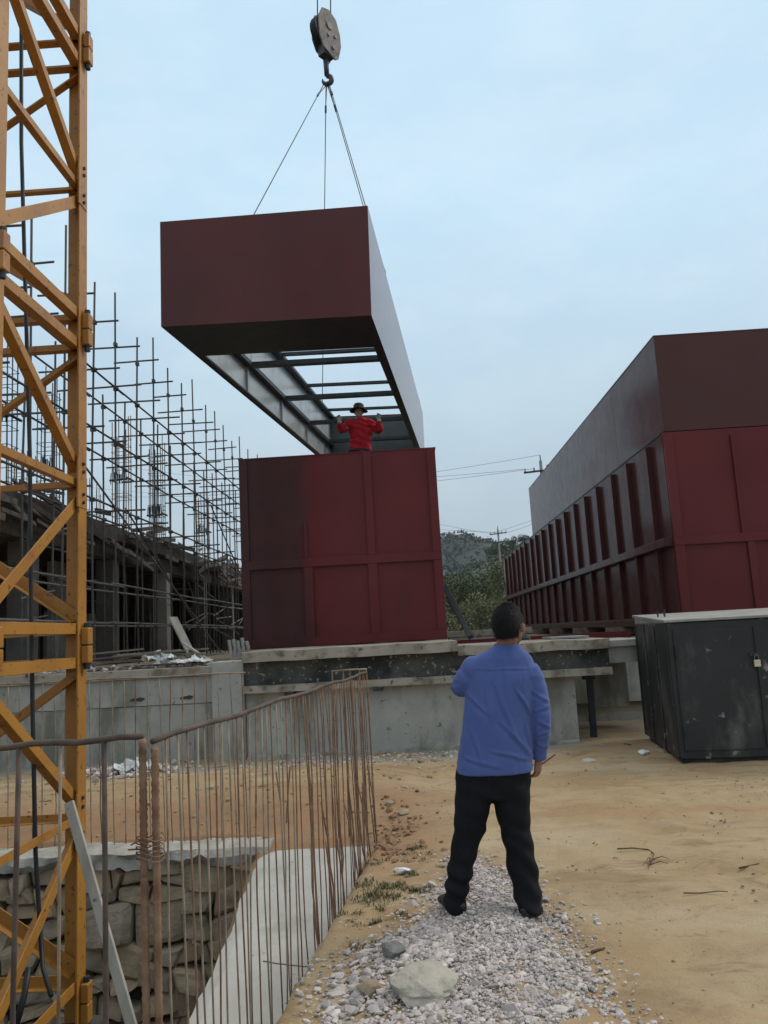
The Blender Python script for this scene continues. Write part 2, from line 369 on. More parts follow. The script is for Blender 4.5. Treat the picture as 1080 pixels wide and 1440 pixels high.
def axis(lo, hi, step, ends):
    a = list(np.arange(lo, hi+1e-6, step)); s = step
    L = lo; left = []
    while L > ends[0]: s *= 1.22; L -= s; left.append(L)
    s = step; H = hi; right = []
    while H < ends[1]: s *= 1.22; H += s; right.append(H)
    return left[::-1]+a+right
xs = axis(-5.4, 4.6, .05, (-900, 900)); ys = axis(2.0, 13.6, .05, (-300, 1500))
nx, ny = len(xs), len(ys)
gv = [(x, y, gh(x, y)) for y in ys for x in xs]
ga = np.array(gv); nr = np.where((ga[:, 0] > -.6) & (ga[:, 0] < 4.6) & (ga[:, 1] > 2) & (ga[:, 1] < 11))[0]
for _ in range(170):
    cx_d, cy_d = random.uniform(-.3, 4.4), random.uniform(2.6, 10.5); rd = random.uniform(.06, .17); dd_ = random.uniform(.008, .020); a_d = random.uniform(0, 3.1)
    u_ = (ga[nr, 0]-cx_d)*math.cos(a_d)+(ga[nr, 1]-cy_d)*math.sin(a_d); w_d = -(ga[nr, 0]-cx_d)*math.sin(a_d)+(ga[nr, 1]-cy_d)*math.cos(a_d)
    q_ = (u_/(rd*1.7))**2+(w_d/rd)**2; ga[nr, 2] += dd_*(-np.exp(-q_*1.6)+.55*np.exp(-(np.sqrt(q_)-1.35)**2*6))
gv = ga.tolist()
gf = [(j*nx+i, j*nx+i+1, (j+1)*nx+i+1, (j+1)*nx+i) for j in range(ny-1) for i in range(nx-1)]
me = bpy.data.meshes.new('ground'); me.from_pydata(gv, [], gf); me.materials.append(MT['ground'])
me.polygons.foreach_set('use_smooth', [True]*len(me.polygons))
ground = bpy.data.objects.new('ground', me); col.objects.link(ground); tag(ground, kind='structure', label='tan dirt ground of the building site')

# scattered stones: numpy ico copies
def ico():
    bm = bmesh.new(); bmesh.ops.create_icosphere(bm, subdivisions=1, radius=1)
    v = np.array([q.co[:] for q in bm.verts]); f = np.array([[q.index for q in p.verts] for p in bm.faces]); bm.free(); return v, f
IV, IF = ico()
def rocks(name, pos, size, mat, flat=(.35, .8), label=None, cat=None, sub=None):
    n = len(pos); v = IV[None]*(1+rng.uniform(-.28, .28, (n, len(IV), 1)))
    sc = np.stack([rng.uniform(.7, 1.3, n), rng.uniform(.5, 1., n), rng.uniform(*flat, n)], 1)*np.array(size)[:, None]
    v = v*sc[:, None, :]
    a = rng.uniform(0, 2*np.pi, n); t = rng.normal(0, .35, n)
    ca, sa, ct, st = np.cos(a), np.sin(a), np.cos(t), np.sin(t)
    y = v[..., 1]*ct[:, None]-v[..., 2]*st[:, None]; z = v[..., 1]*st[:, None]+v[..., 2]*ct[:, None]; x = v[..., 0]
    v = np.stack([x*ca[:, None]-y*sa[:, None], x*sa[:, None]+y*ca[:, None], z], 2) + np.array(pos)[:, None, :]
    f = (IF[None]+(np.arange(n)*len(IV))[:, None, None]).reshape(-1, 3)
    ob = npmesh(name, v.reshape(-1, 3), f, mat)
    if label: tag(ob, label, cat, kind='stuff')
    return ob
def scatter(n, fn):
    out = []
    while len(out) < n:
        p = fn()
        if p is not None: out.append(p)
    return out
gx0, gx1 = min(p.x for p in GR)-.15, max(p.x for p in GR)+.2; gy0, gy1 = min(p.y for p in GR)-.1, max(p.y for p in GR)+.2
def gp():
    x, y = random.uniform(gx0, gx1), random.uniform(gy0, gy1)
    ins = inpoly(x, y, GR); d = pdist(x, y, GR)
    if ins:
        w = .35+.65*sm(0, .22, d)
        if x < -.12 and y < 4.45: w *= .45+.4*mn.noise(V((x*4, y*4, 2)))
    else: w = .30*math.exp(-d/.07)
    if random.random() > w: return None
    return (x, y, gh(x, y)+random.uniform(-.004, .014))
pts = scatter(20000, gp)
sz = [min(.038, max(.005, random.lognormvariate(math.log(.0092), .42))) for _ in pts]
rocks('gravel', pts, sz, MT['gravel'], (.4, .8), 'pinkish grey crushed gravel spilled on the dirt by the man', 'gravel')
pts = scatter(260, lambda: (lambda x, y: (x, y, gh(x, y)+.008) if inpoly(x, y, GR) and x < .1 and y < 4.6 else None)(random.uniform(gx0, .1), random.uniform(gy0, 4.6)))
big_sz = [random.uniform(.018, .042) for _ in pts]
rocks('coarse_gravel', pts, big_sz, MT['gravel'], (.3, .6), 'coarser broken stone on the left flank of the gravel', 'gravel')
def dp():
    x, y = random.uniform(-1, 4.4), random.uniform(2.4, 11)
    if mn.noise(V((x*.8, y*.8, 4)))+.35*random.random() < .12 and x > .6: return None
    return (x, y, gh(x, y)+.001)
pts = scatter(2600, dp); rocks('clods', pts, [min(.03, random.lognormvariate(math.log(.0062), .5)) for _ in pts], MT['clods'], (.4, .8), 'loose dirt clods and pebbles strewn over the ground', 'pebbles')
pts = scatter(500, lambda: (lambda x, y: (x, y, gh(x, y)+.004))(random.uniform(-5.5, .6), random.uniform(7.2, 11)))
rocks('bank_clods', pts, [min(.07, random.lognormvariate(math.log(.016), .6)) for _ in pts], MT['clods'], (.4, .8), 'lumps of clay on the orange bank beyond the pit', 'pebbles')

pts = scatter(170, lambda: (lambda p: (p.x, p.y, gh(p.x, p.y)+.006))(PZ(random.gauss(556, 24), random.uniform(1128, 1215), 0)))
rocks('clay_lumps', pts, [min(.06, random.lognormvariate(math.log(.017), .55)) for _ in pts], MT['clay'], (.4, .8), 'dug orange clay lumps between the rebar fence and the man', 'clay')
def rock_obj(name, c, ax, mat, label, cat, sub=4, seed=0, amp=.18, fr=2.2, cut=True):
    bm = bmesh.new(); bmesh.ops.create_icosphere(bm, subdivisions=sub, radius=1)
    for q in bm.verts:
        p = q.co.copy(); d = 1+amp*mn.noise(p*fr+V((seed, 0, 0))) + amp*.35*mn.noise(p*fr*3+V((seed, 4, 0)))
        if cut:
            for k in range(5):
                nn = V((math.sin(k*2.3+seed), math.cos(k*1.7+seed*2), math.sin(k*1.1+seed*3)*.6)).normalized()
                e = p.dot(nn)*d
                if e > .66: d *= .66/e*.85+.15
        q.co = V((p.x*ax[0], p.y*ax[1], p.z*ax[2]))*d
    me = bpy.data.meshes.new(name); bm.to_mesh(me); bm.free(); me.materials.append(mat)
    o = bpy.data.objects.new(name, me); col.objects.link(o); o.location = c
    tag(o, label, cat); return o
p = PZ(592, 1392, .06); b = rock_obj('boulder', (p.x, p.y, gh(p.x, p.y)+.02), (.165, .205, .08), MT['boulder'], 'large flat pale boulder half buried in the gravel', 'rock', seed=3); b.rotation_euler.z = .5
p = PZ(553, 1352, .03); b = rock_obj('dark_stone', (p.x, p.y, gh(p.x, p.y)+.04), (.065, .055, .04), MT['boulder_dark'], 'dark blue grey stone beside the pale boulder', 'rock', seed=8)
p = PZ(523, 1400, .02); rock_obj('stone', (p.x, p.y, gh(p.x, p.y)+.02), (.07, .05, .035), MT['clods'], 'tan stone between the pale boulder and the rebar fence', 'rock', sub=3, seed=11)
p = PZ(566, 1225, .02); b = rock_obj('white_brick', (p.x, p.y, gh(p.x, p.y)+.015), (.07, .03, .02), MT['plastic'], 'white flat broken brick lying among the weeds', 'brick', sub=3, seed=14); b.rotation_euler.z = -.2
p = PZ(905, 1059, .03); b = rock_obj('foam_scrap', (p.x, p.y, gh(p.x, p.y)+.03), (.075, .05, .035), MT['plastic'], 'white foam scrap on the dirt left of the black steel box', 'scrap', sub=3, seed=17)
p = PZ(828, 1067, .03); rock_obj('flat_stone', (p.x, p.y, gh(p.x, p.y)+.01), (.09, .06, .025), MT['gravel'], 'flat grey stone on the dirt in front of the wall recess', 'rock', sub=3, seed=19)

# twigs
def twig(pxs, r, label, side=0):
    q = [PZ(*a) for a in pxs]; q = [V((p.x, p.y, gh(p.x, p.y)+r+.004+.012*random.random())) for p in q]
    m = MB(); m.tube(q, [r*(1-.5*i/len(q)) for i in range(len(q))], 6)
    for i in range(side):
        p = q[-1-(i % 2)]; a = random.uniform(0, 6.28); l = random.uniform(.05, .12)
        m.tube([p, p+V((math.cos(a)*l*.6, math.sin(a)*l*.5, .02)), p+V((math.cos(a)*l, math.sin(a)*l, .004))], [r*.7, r*.5, r*.3], 5)
    tag(m.build('twig', MT['twig'], origin=q[0], smooth=True), label, 'twig')
twig([(868, 1196), (890, 1195), (912, 1196), (920, 1203), (918, 1212), (914, 1220)], .0055, 'forked dry twig with leaf stubs in the middle of the dirt', 7)
twig([(1040, 1225), (1056, 1221), (1068, 1219)], .006, 'short thick brown stick at the right edge of the dirt')
twig([(962, 1262), (985, 1259), (1012, 1257), (1024, 1258)], .004, 'thin pale stick below the forked twig')
twig([(832, 1341), (842, 1337), (851, 1336)], .007, 'small dark stick beside the right edge of the gravel')
twig([(878, 1048), (888, 1050), (822, 1050)][:2], .01, 'dark scrap stick on the dirt near the recess')

# weeds
def blades(name, spots, label):
    vs = []; fs = []
    for (x, y, rad, nb, hh) in spots:
        for _ in range(nb):
            a = random.uniform(0, 6.28); d = rad*math.sqrt(random.random()); px, py = x+d*math.cos(a), y+d*math.sin(a)*.8
            z = gh(px, py)-.004; h = hh*random.uniform(.4, 1.1); w = random.uniform(.0015, .004); b = random.uniform(0, 6.28); ln = h*random.uniform(.3, 1.1)
            dx, dy = math.cos(b), math.sin(b); sx, sy = -dy*w, dx*w; k = len(vs)
            vs += [(px-sx, py-sy, z), (px+sx, py+sy, z), (px+dx*ln*.4+sx*.8, py+dy*ln*.4+sy*.8, z+h*.7), (px+dx*ln*.4-sx*.8, py+dy*ln*.4-sy*.8, z+h*.7), (px+dx*ln, py+dy*ln, z+h*.85)]
            fs += [(k, k+1, k+2, k+3), (k+3, k+2, k+4)]
    me = bpy.data.meshes.new(name); me.from_pydata(vs, [], fs); me.materials.append(MT['grass'])
    o = bpy.data.objects.new(name, me); col.objects.link(o); tag(o, label, 'grass', kind='stuff')
sp = []
for (x, y, r, n_) in ((528, 1262, .16, 300), (545, 1250, .13, 220), (510, 1290, .10, 140), (590, 1252, .08, 110), (575, 1232, .07, 60), (600, 1205, .09, 130), (618, 1222, .06, 70), (522, 1215, .09, 80), (540, 1300, .08, 90), (512, 1245, .06, 70), (585, 1195, .08, 60), (560, 1285, .05, 40), (505, 1330, .06, 40), (650, 1196, .05, 30)):
    p = PZ(x, y)
    for _ in range(5): sp.append((p.x+random.gauss(0, r*.6), p.y+random.gauss(0, r*.6), r*random.uniform(.3, .7), n_//4, random.uniform(.02, .05)))
blades('grass', sp, 'low green weeds growing between the rebar fence and gravel')

# ------------------------------------------------------------------ pit: rubble wall and sloping concrete strip
WY = 7.03
root = thing('stone_wall', (-4, WY, -1.8), 'rubble stone retaining wall with grey mortar coping along the pit', 'stone wall')
m = MB(); m.box((-9, WY+.10, -1.95), (-1.25, WY+.35, -.20)); m.build('wall_core', MT['rubble_dark'], root)
m = MB()
def split(x0, z0, x1, z1, d=0):
    w, h = x1-x0, z1-z0
    if (w < .44 and h < .29 and (random.random() < .75 or w*h < .035)) or d > 9: return [(x0, z0, x1, z1)]
    if w/h > 1.35+random.uniform(-.3, .5):
        t = x0+w*random.uniform(.35, .65); return split(x0, z0, t, z1, d+1)+split(t, z0, x1, z1, d+1)
    t = z0+h*random.uniform(.35, .65); return split(x0, z0, x1, t, d+1)+split(x0, t, x1, z1, d+1)
def stone(m, poly, y, dep, seed):
    """irregular rounded block over a quad outline in XZ"""
    n = 8; vs = []; idx = {}; tx, tz = random.uniform(-.03, .03), random.uniform(-.035, .02)
    fs = []
    c = sum((V(p) for p in poly), V((0, 0)))/4
    def P(u, v):
        a = V(poly[0]).lerp(V(poly[1]), u); b = V(poly[3]).lerp(V(poly[2]), u); return a.lerp(b, v)
    for j in range(n+1):
        for i in range(n+1):
            u, v = i/n, j/n; p = P(u, v)
            e = max(abs(2*u-1), abs(2*v-1))
            r = (abs(2*u-1)**9+abs(2*v-1)**9)**(1/9)
            p = c+(p-c)*(e/r if r > 0 else 1)*(.945)
            q = V((p.x*3.2, p.y*3.2, seed)); nz = mn.noise(q)
            fr = dep*(1-max(0, e-.80)**1.5*4.5) + .028*nz + .016*mn.noise(q*3.3) + tx*(2*u-1)*(1-e**6)+tz*(2*v-1)*(1-e**6)
            p += V((mn.noise(q+V((5, 0, 0))), mn.noise(q+V((0, 5, 0)))))*.03
            vs.append((p.x, y-fr, p.y))
    k = len(vs)
    for j in range(n+1):
        for i in range(n+1):
            if i in (0, n) or j in (0, n): idx[(i, j)] = len(vs); x, yy, z = vs[j*(n+1)+i]; vs.append((x, y+.1, z))
    for j in range(n):
        for i in range(n):
            a = j*(n+1)+i; fs.append((a, a+1, a+n+2, a+n+1))
    ring = [(i, 0) for i in range(n)]+[(n, j) for j in range(n)]+[(i, n) for i in range(n, 0, -1)]+[(0, j) for j in range(n, 0, -1)]
    for t in range(len(ring)):
        a, b = ring[t], ring[(t+1) % len(ring)]
        fs.append((b[1]*(n+1)+b[0], a[1]*(n+1)+a[0], idx[a], idx[b]))
    m.add(vs, fs)
cells = split(-4.9, -1.85, -2.9, -.22)+split(-2.9, -1.85, -1.30, -.22)+split(-6.5, -1.85, -4.9, -.22)
jit = {}
def J(x, z):
    k = (round(x, 3), round(z, 3))
    if k not in jit: jit[k] = (x+random.uniform(-.08, .08), z+random.uniform(-.07, .07))
    return jit[k]
for i, (x0, z0, x1, z1) in enumerate(cells):
    stone(m, [J(x0, z0), J(x1, z0), J(x1, z1), J(x0, z1)], WY+.06, random.uniform(.05, .13), i*3.7)
m.build('rubble_face', MT['stone'], root)
# mortar coping
m = MB(); n1, n2 = 260, 8; vs = []
for i in range(n1+1):
    x = -7.5+6.2*i/n1
    for k, (dy, z) in enumerate([(.02, -.25), (-.05, -.23), (-.075, -.17), (-.06, -.115), (.05, -.095), (.25, -.10), (.46, -.12), (.48, -.3), (.1, -.25)]):
        q = V((x*2.2, k*1.3, 2)); s_ = 1 if 0 < k < 7 else .3
        vs.append((x, WY+dy+.06*mn.noise(q)*s_+.035*mn.noise(q*3.4)*s_, z+.02*mn.noise(q+V((9, 0, 0)))*s_+.012*mn.noise(q*4)+(.055*mn.noise(V((x*4, 1, 4)))+.03*mn.noise(V((x*13, 1, 4))) if k < 3 else 0)))
fs = [(i*9+k, i*9+(k+1) % 9, (i+1)*9+(k+1) % 9, (i+1)*9+k) for i in range(n1) for k in range(9)]+[tuple(range(8, -1, -1)), tuple(n1*9+k for k in range(9))]
m.add(vs, fs); m.build('coping', MT['mortar'], root)
# stones on the pit floor
pts = scatter(120, lambda: (lambda x, y: (x, y, gh(x, y)+.02))(random.uniform(-4.2, -1.35), random.uniform(4.2, 6.9)))
rocks('rubble', pts, [random.uniform(.04, .15) for _ in pts], MT['stone'], (.4, .8), 'loose rubble on the floor of the pit', 'rubble')

# sloping concrete strip (a wall head) along the pit
m = MB(); n1 = 90; cs = 10; vs = []
SL0, SL1 = PZ(374, 1196, -.15), PZ(262, 1440, -.56)
def strip_l(y): return SL0.x+(SL1.x-SL0.x)*(y-SL0.y)/(SL1.y-SL0.y) + .045*mn.noise(V((0, y*2.3, 1))) + .025*mn.noise(V((0, y*8, 3)))
for i in range(n1+1):
    y = STRIP_Y0+(STRIP_Y1-STRIP_Y0)*i/n1; xl = strip_l(y); xr = fence_x(y)-.01+.012*mn.noise(V((4, y*3, 1))); z = strip_z(y)
    for k in range(cs):
        t = k/(cs-1); x = xl+(xr-xl)*t
        vs.append((x, y, z+.012*mn.noise(V((x*4, y*4, 2)))-(.025 if k == 0 else 0)))
    vs.append((xr+.01, y, z-1.3)); vs.append((xl-.05-.06*mn.noise(V((3, y*3, 3))), y, z-1.5))
    vs.append((xl-.02-.05*mn.noise(V((3, y*4, 8))), y, z-.14))
w = cs+3
fs = [(i*w+k, i*w+(k+1) % w, (i+1)*w+(k+1) % w, (i+1)*w+k) for i in range(n1) for k in range(w)]+[tuple(range(w-1, -1, -1)), tuple(n1*w+k for k in range(w))]
m.add(vs, fs); o = m.build('concrete_wall', MT['slabtop'], origin=(-.9, 5, -1.8), smooth=False)
tag(o, 'pale concrete wall head with a ragged left edge sloping along the pit', 'concrete wall')
blades('pit_weeds', [(-.72, 5.2, .05, 1, .05)], 'a few blades of grass at the foot of the fence')

# ------------------------------------------------------------------ rebar fences
def rebar(m, p, q, r, wob=.004, n=6, k=7):
    p, q = V(p), V(q); a = random.uniform(0, 6.28)
    pts = [p.lerp(q, i/k)+V((math.cos(a), math.sin(a), 0))*wob*math.sin(math.pi*i/k)*random.uniform(.4, 1.2) for i in range(k+1)]
    m.tube(pts, r, n)
def ribbed(m, p, q, r):
    p, q = V(p), V(q); L = (q-p).length; k = int(L/.014); pts = []; rr = []
    for i in range(k+1): pts.append(p.lerp(q, i/k)); rr.append(r*(1.16 if i % 2 else .92))
    m.tube(pts, rr, 8)
A = V((-.946, 2.896, 1.27)); B = V((-.427, 7.13, 1.27))
root = thing('rebar_fence', (A.x, A.y, -.9), 'long rusty rebar fence running from the near corner post into the distance', 'rebar fence')
m = MB(); pts = [A.lerp(B, i/24)+V((0, 0, -.006+.006*math.sin(i*.9)+.002*math.sin(i*2.3))) for i in range(25)]; m.tube(pts, .0115, 8); m.build('top_rail', MT['rust_dark'], root, smooth=True)
nb = 47
for i in range(1, nb):
    t = (i/nb)**.96
    p = A.lerp(B, t); p.z = 1.262
    yb = p.y+random.uniform(-.03, .10); xb = fence_x(yb)-.005+random.uniform(-.03, .03); zb = max(strip_z(yb), -.0 if yb > 7.1 else -9)-.03
    m = MB(); rebar(m, p+V((random.uniform(-.006, .006), 0, 0)), (xb, yb, zb), .0043, random.choice([.003, .006, .012, .02]))
    m.build('bar', MT['rust_grey'] if (i % 3 and i < 20) else MT['rust'], root, smooth=True)
# second row of bent bars standing in the bank behind the rail
for i in range(12):
    y = 5.0+i*.185+random.uniform(-.03, .03); x = fence_x(y)+.05+random.uniform(-.02, .03); h = random.uniform(.55, 1.15)*(.75+.35*i/17)
    m = MB(); p = V((x, y, gh(x, y)-.05)); q = p+V((random.uniform(-.10, .02), random.uniform(-.12, .12), h))
    rebar(m, p, q, .0065, .02); m.build('bar', MT['rust'], root, smooth=True)
# slender tie bars half way
m = MB(); rebar(m, (-.70, 4.85, -.25), (-1.05, 5.3, -.38), .004, .04); m.build('tie_wire', MT['rust'], root, smooth=True)

root2 = thing('rebar_fence', (-1.9, 2.9, -1.8), 'short rebar fence with widely spaced bars in front of the yellow mast', 'rebar fence')
A2 = A+V((-.035, 0, .012)); L2 = PY(-160, 1062, 3.05)
m = MB(); m.tube([A2.lerp(L2, i/12)+V((0, 0, .005*math.sin(i*1.7))) for i in range(13)], .0115, 8); m.build('top_rail', MT['rust_dark'], root2, smooth=True)
for k, px in enumerate((148, 83, 20, -45, -110)):
    p = PY(px, 1040, 2.93); t = (p.x-A2.x)/(L2.x-A2.x); q = A2.lerp(L2, t); q.z -= .008
    m = MB(); rebar(m, q, (q.x+random.uniform(-.01, .03), q.y, -1.78), [.0095, .006, .0095, .008, .009][k], .012); m.build('bar', MT['rust_grey'] if k % 2 else MT['rust_dark'], root2, smooth=True)
root3 = thing('rebar_post', (A.x, A.y, -1.8), 'corner post of two thick ribbed rusty bars wound with wire', 'rebar post')
for dx, top in ((-.034, 1.275), (.006, 1.245)):
    m = MB(); ribbed(m, (A.x+dx, A.y+dx*.3, top), (A.x+dx+.012, A.y+.01, -1.8), .0135); m.build('bar', MT['rust'], root3, smooth=True)
m = MB()
for i in range(5):
    z = .87+i*.017; m.tube([V((A.x-.013+.05*math.cos(a), A.y+.03*math.sin(a), z+.01*math.sin(a*2))) for a in np.linspace(0, 6.28, 13)], .0025, 5)
m.tube([(A.x-.05, A.y, .9), (A.x-.085, A.y-.02, .905)], .003, 5); m.tube([(A.x-.05, A.y, .93), (A.x-.075, A.y-.02, .92)], .003, 5)
m.build('tie_wire', MT['rust'], root3, smooth=True)
# far fence along the far rim of the pit
root4 = thing('rebar_fence', (-3.4, 7.25, -.2), 'thin rebar fence along the far rim of the pit before the pale wall', 'rebar fence')
a_, b_ = PY(345, 946, 7.2), PY(-160, 970, 7.3)
m = MB(); m.tube([a_.lerp(b_, i/10)+V((0, 0, .006*math.sin(i*2))) for i in range(11)], .008, 6); m.build('top_rail', MT['rust_grey'], root4, smooth=True)
for i in range(31):
    p = a_.lerp(b_, (i+.3)/31); m = MB(); q = V((p.x+random.uniform(-.02, .03), p.y+random.uniform(.0, .05), gh(p.x, p.y+.1)-.12)); rebar(m, p, q, .0052, random.choice([.004, .01, .02])); m.build('bar', MT['rust_grey'] if i % 3 else MT['rust'], root4, smooth=True)
root5 = thing('rebar_fence', (-.6, 7.2, -.05), 'small square rebar frame at the far end of the long fence', 'rebar fence')
c1, c2 = PY(466, 944, 7.2), PY(516, 941, 7.2)
m = MB(); m.tube([c1, c1.lerp(c2, .5)+V((0, 0, .004)), c2], .009, 6); m.build('top_rail', MT['rust_grey'], root5, smooth=True)
for t in (0.02, .33, .52, .78, .98):
    p = c1.lerp(c2, t); m = MB(); rebar(m, p, (p.x+random.uniform(-.02, .02), p.y, gh(p.x, p.y)-.08), .0075, .006); m.build('bar', MT['rust'], root5, smooth=True)
# loose bars in the middle ground behind the fence
for k, (x0, y0, x1, y1) in enumerate(((388, 1085, 396, 1140), (408, 1078, 402, 1150), (432, 1075, 440, 1138))):
    p = PZ(x1, y1, 0); q = PY(x0, y0, p.y); m = MB(); rebar(m, (p.x, p.y, gh(p.x, p.y)-.04), q, .007, .01)
    tag(m.build('starter_bar', MT['rust'], origin=p, smooth=True), 'loose rusty starter bar in the clay behind the fence', 'rebar', 'loose starter bars in the clay bank')

# ------------------------------------------------------------------ tower crane mast
mx1, mx0, my1, my0 = -2.375, -3.775, 5.80, 4.40
ZB, SH, NS = -.75, 2.38, 5
root = thing('tower_crane_mast', ((mx0+mx1)/2, (my0+my1)/2, -1.8), 'yellow lattice mast of a tower crane standing in the pit', 'crane mast')
cor = {'fr': (mx1, my0, -1, 1), 'br': (mx1, my1, -1, -1), 'bl': (mx0, my1, 1, -1), 'fl': (mx0, my0, 1, 1)}
for k, (x, y, sx, sy) in cor.items():
    m = MB(); m.angle((x, y, ZB-.15), (x, y, ZB+SH*NS), (sx, 0, 0), (0, sy, 0), .145, .014); lg = m.build('leg', MT['yellow'], root, bevel=.003)
    # base plate and pier
    m = MB(); m.box((x-.16+sx*.05, y-.16+sy*.05, -1.85), (x+.16+sx*.05, y+.16+sy*.05, ZB-.15)); m.build('pier', MT['dark_wall'], root, bevel=.02)
    for s_ in range(NS+1):
        z = ZB+SH*s_
        m = MB(); ox = .002 if x == mx1 else -.002
        X0 = x+ox if x == mx1 else x+ox-.055
        yy = y+sy*.02
        for dz0, dz1 in ((-.125, -.004), (.004, .125)):
            m.box((X0, min(yy, yy+sy*.085), z+dz0), (X0+.055, max(yy, yy+sy*.085), z+dz1))
        m.build('bolt_sleeve', MT['yellow'], root, bevel=.008)
        m = MB(); xc, yc = X0+.0275, yy+sy*.0425; m.tube([(xc, yc, z-.17), (xc, yc, z+.16)], .022, 6); m.build('bolt', MT['dark_steel'], root)
def face(c0, c1, inn, apex1):
    """bracing of one mast face between leg lines c0 and c1 (xy), inn = inward normal; K apex at c1 if apex1"""
    c0, c1, inn = V((*c0, 0)), V((*c1, 0)), V((*inn, 0)); d = (c1-c0).normalized()
    c0 = c0+d*.05+inn*.016; c1 = c1-d*.05+inn*.016
    Z = V((0, 0, 1))
    def mem(name, p, q, sz, th, updown=1):
        t = (q-p).normalized(); w = t.cross(inn).normalized()
        if w.z < 0: w = -w
        m = MB(); m.angle(p-w*sz/2, q-w*sz/2, w, inn, sz, th); m.build(name, MT['yellow'], root, bevel=.002)
    for s_ in range(NS):
        z0, z1 = ZB+SH*s_, ZB+SH*(s_+1); zm = (z0+z1)/2
        mem('horizontal_strut', c0+Z*(z0+.12), c1+Z*(z0+.12), .075, .008); mem('horizontal_strut', c0+Z*(z1-.12), c1+Z*(z1-.12), .075, .008)
        mem('horizontal_strut', c0+Z*zm+inn*.01, c1+Z*zm+inn*.01, .055, .007)
        a, b = (c0, c1) if apex1 else (c1, c0)
        mem('diagonal_brace', a+Z*(z0+.2)+inn*.012, b+Z*(zm-.11)+inn*.012, .085, .009); mem('diagonal_brace', a+Z*(z1-.2)+inn*.012, b+Z*(zm+.11)+inn*.012, .068, .008)
face((mx1, my0), (mx1, my1), (-1, 0), True)
face((mx1, my1), (mx0, my1), (0, -1), True)
face((mx0, my1), (mx0, my0), (1, 0), True)
face((mx0, my0), (mx1, my0), (0, 1), False)
# gusset plates on the visible leg
for s_ in range(NS):
    m = MB(); zm = ZB+SH*(s_+.5); m.box((mx1-.008, my1-.165, zm-.19), (mx1+.006, my1-.02, zm+.17)); m.build('gusset_plate', MT['yellow'], root, bevel=.002)
for s_ in range(NS):
    for dz in (-.15, -.09, .08, .14):
        zz = ZB+SH*(s_+.5)+dz; m = MB(); m.tube([(mx1+.006, my1-.085, zz), (mx1+.020, my1-.085, zz)], .013, 6); m.build('bolt', MT['dark_steel'], root)
# power cable
m = MB(); base = [(30, 20), (30, 200), (36, 420), (42, 640), (44, 870), (46, 1010), (50, 1200), (56, 1300), (62, 1370), (40, 1440)]
q = [PY(30, -400, 5.2)]+[PY(x, y, 5.2+.02*math.sin(i*2)) for i, (x, y) in enumerate(base)]
q = q[:-2]+[PY(60, 1360, 5.15), PY(72, 1400, 5.0)]
m.tube(q, .0145, 8); tag(m.build('power_cable', MT['cable'], origin=(q[-1].x, q[-1].y, -1.8), smooth=True), 'thick black cable hanging down inside the yellow mast', 'cable')
m = MB(); q = [PY(40, 1360, 5.3), PY(34, 1400, 5.25), PY(22, 1445, 5.15)]; m.tube(q, .02, 7)
tag(m.build('hose', MT['cable'], origin=q[-1], smooth=True), 'short black hose end lying at the foot of the mast', 'hose')
# leaning plank (props against the mast leg)
p, q = PY(97, 1128, 5.25), PY(190, 1460, 4.95)
q = p+(q-p)*1.06
m = MB(); m.bar(p, q, .062, .028, (0, 1, 0)); tag(m.build('plank', MT['wood'], origin=q, bevel=.004), 'weathered grey plank leaning against the yellow mast leg', 'plank')

# ------------------------------------------------------------------ retaining walls
def slab(m, x0, x1, y0, y1, z0, z1, step=.12, amp=.008, seed=0):
    """box with slightly uneven front and top edge"""
    nx_ = max(2, int((x1-x0)/step)); vs = []
    for i in range(nx_+1):
        x = x0+(x1-x0)*i/nx_; e = amp*mn.noise(V((x*3, seed, 0))); g = amp*mn.noise(V((x*2.3, seed, 7)))
        vs += [(x, y0+e, z0+g*.6), (x, y0+e*.7, z1+g), (x, y1, z1), (x, y1, z0)]
    fs = [(i*4+k, (i+1)*4+k, (i+1)*4+(k+1) % 4, i*4+(k+1) % 4) for i in range(nx_) for k in range(4)]
    fs += [(0, 1, 2, 3), tuple(nx_*4+k for k in (3, 2, 1, 0))]
    m.add(vs, fs)
root = thing('retaining_wall', (-6, 11.5, 0), 'pale stained concrete retaining wall left of the pillar, with two dark holes', 'retaining wall')
m = MB()
LW = 11.42
holes = [(193, 984, .10), (262, 981, .09)]
slab(m, -14, -2.80, LW, LW+.12, -.15, .76, seed=3, amp=.012); m.build('lower_face', MT['concrete2'], root)
m = MB(); slab(m, -14, -2.80, LW-.012, LW+.12, .768, 1.14, seed=5, amp=.01); m.build('upper_face', MT['concrete'], root)
m = MB(); slab(m, -14, -2.81, LW-.06, LW+.3, 1.145, 1.27, seed=8, amp=.012); m.build('coping', MT['cap'], root)
for (x, y, w_) in holes:
    p = PY(x, y, LW-.02); m = MB(); vs = []
    for k in range(12):
        a = 6.283*k/12; vs.append(V((p.x+w_*math.cos(a)*(1+.25*math.sin(k*2.1)), LW-.024, p.z+.028*math.sin(a)*(1+.4*math.sin(k*1.3)))))
    m.add(vs+[v+V((0, .02, 0)) for v in vs], [tuple(range(11, -1, -1)), tuple(range(12, 24))]+[(k, (k+1) % 12, (k+1) % 12+12, k+12) for k in range(12)]); m.build('drain_hole', MT['rubble_dark'], root)
m = MB(); slab(m, -2.80, -2.36, 11.10, 11.6, -.15, 1.33, amp=.006, seed=12)
tag(m.build('wall_pillar', MT['concrete'], origin=(-2.58, 11.3, 0), bevel=.01), 'square pale concrete pillar where the two retaining walls meet', 'pillar')

